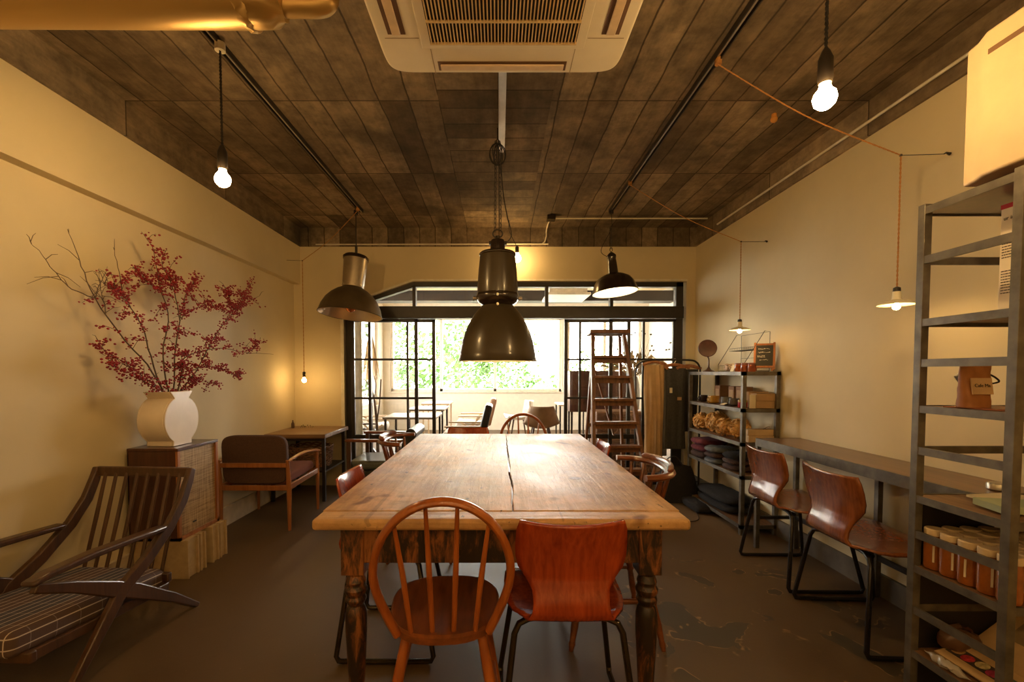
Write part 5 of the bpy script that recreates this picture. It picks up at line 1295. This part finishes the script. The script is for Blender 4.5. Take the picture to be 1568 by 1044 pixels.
for k in range(120):
    a = random.uniform(-1.1, 1.1); L = random.uniform(.2, .42); b = Vector((1.62, 5.5, 1.13)); e = b+Vector((math.sin(a)*L, random.uniform(-.1, .1), math.cos(a)*L*.8)); mid = b.lerp(e, .5)+Vector((0, 0, .04))
    m.tube([b, mid, e, e+Vector((math.sin(a)*.07, 0, -.03))], [.002, .002, .014, .002], 4)
m.build('dried_grass', plain('dried pampas', (.42, .29, .15), .9, 0, .3), t)
m = MB()
for k in range(16):
    a = random.uniform(-.6, .9); L = random.uniform(.35, .6); b = Vector((1.66, 5.5, 1.13)); e = b+Vector((math.sin(a)*L, 0, math.cos(a)*L)); m.tube([b, b.lerp(e, .6), e], .0015, 4); m.ball(e, .016, 1, (1, .5, .7))
m.build('dark_sprays', plain('dark seed heads', (.06, .045, .03), .8), t)
# left side of the sun room: driftwood, hanging bunch, curtain
simple('bare_branch', MB().tube(resample([(-1.40, 5.25, 0), (-1.41, 5.25, .5), (-1.43, 5.25, .8), (-1.47, 5.25, 1.0), (-1.56, 5.25, 1.13)], 20), [.022-.0009*k for k in range(21)], 8).tube(resample([(-1.44, 5.25, .90), (-1.42, 5.25, 1.05), (-1.44, 5.25, 1.16)], 10), .006, 6).tube(resample([(-1.415, 5.25, .6), (-1.38, 5.25, .85), (-1.36, 5.25, 1.12)], 10), .008, 6), plain('grey driftwood', (.16, .10, .06), .8), 'tall bare branch standing behind the left sliding door', 'branch', (-1.4, 5.25, 0))
m = MB()
for k in range(70):
    a = random.uniform(-.5, .5); z_ = random.uniform(0, 1); m.tube([(-2.05, 7.3, 1.93), (-2.05+a*.12, 7.3+random.uniform(-.05, .05), 1.6), (-2.05+a*.3*(1-abs(z_-.4)), 7.3+random.uniform(-.1, .1), 1.05+z_*.35)], [.002, .006, .004], 4)
t = thing('dried_bunch', 'dried straw bunch hanging on a cord in the left of the sun room', 'dried bunch', (-2.05, 7.3, 2.75), world=True)
m.build('straw', plain('dried straw', (.40, .27, .13), .9), t)
MB().cyl((-2.05, 7.3, 1.92), (-2.05, 7.3, 2.75), .003, 6).build('cord', CORDB, t)
def curt(u, v): return (-2.05+.45*u, 5.32+.03*math.sin(u*22), 2.55-2.549*v)
simple('white_curtain', MB().cyl((-2.08, 5.32, 2.55), (-1.57, 5.32, 2.55), .012, 8).grid(curt, 60, 6), plain('white linen', (.75, .68, .55), .9), 'white linen curtain behind the left jamb of the partition', 'curtain', (-1.8, 5.32, .05), solid=.004, smooth=80)
# far air conditioners
t = thing('sunroom_air_conditioner', 'white ceiling air conditioner in the sun room seen left of the big lamp', 'air conditioner', (-.2, 6.0, 2.75), group='sun room air conditioners', world=True)
MB().bb(-.85, .10, 5.6, 6.28, 2.36, 2.40).build('panel', WINF, t, bevel=.01)
MB().bb(-.75, .0, 5.75, 6.28, 2.40, 2.749).build('casing', WINF, t)
t = thing('sunroom_air_conditioner', 'white ceiling air conditioner in the sun room seen right of the big lamp', 'air conditioner', (1.1, 7.6, 2.75), group='sun room air conditioners', world=True)
MB().bb(.75, 1.45, 7.2, 8.0, 2.42, 2.46).build('panel', WINF, t, bevel=.01)
MB().bb(.8, 1.4, 7.25, 7.95, 2.46, 2.749).build('casing', WINF, t)
for i, (x_, y_) in enumerate(((-1.3, 7.8), (1.9, 7.6))):
    pass
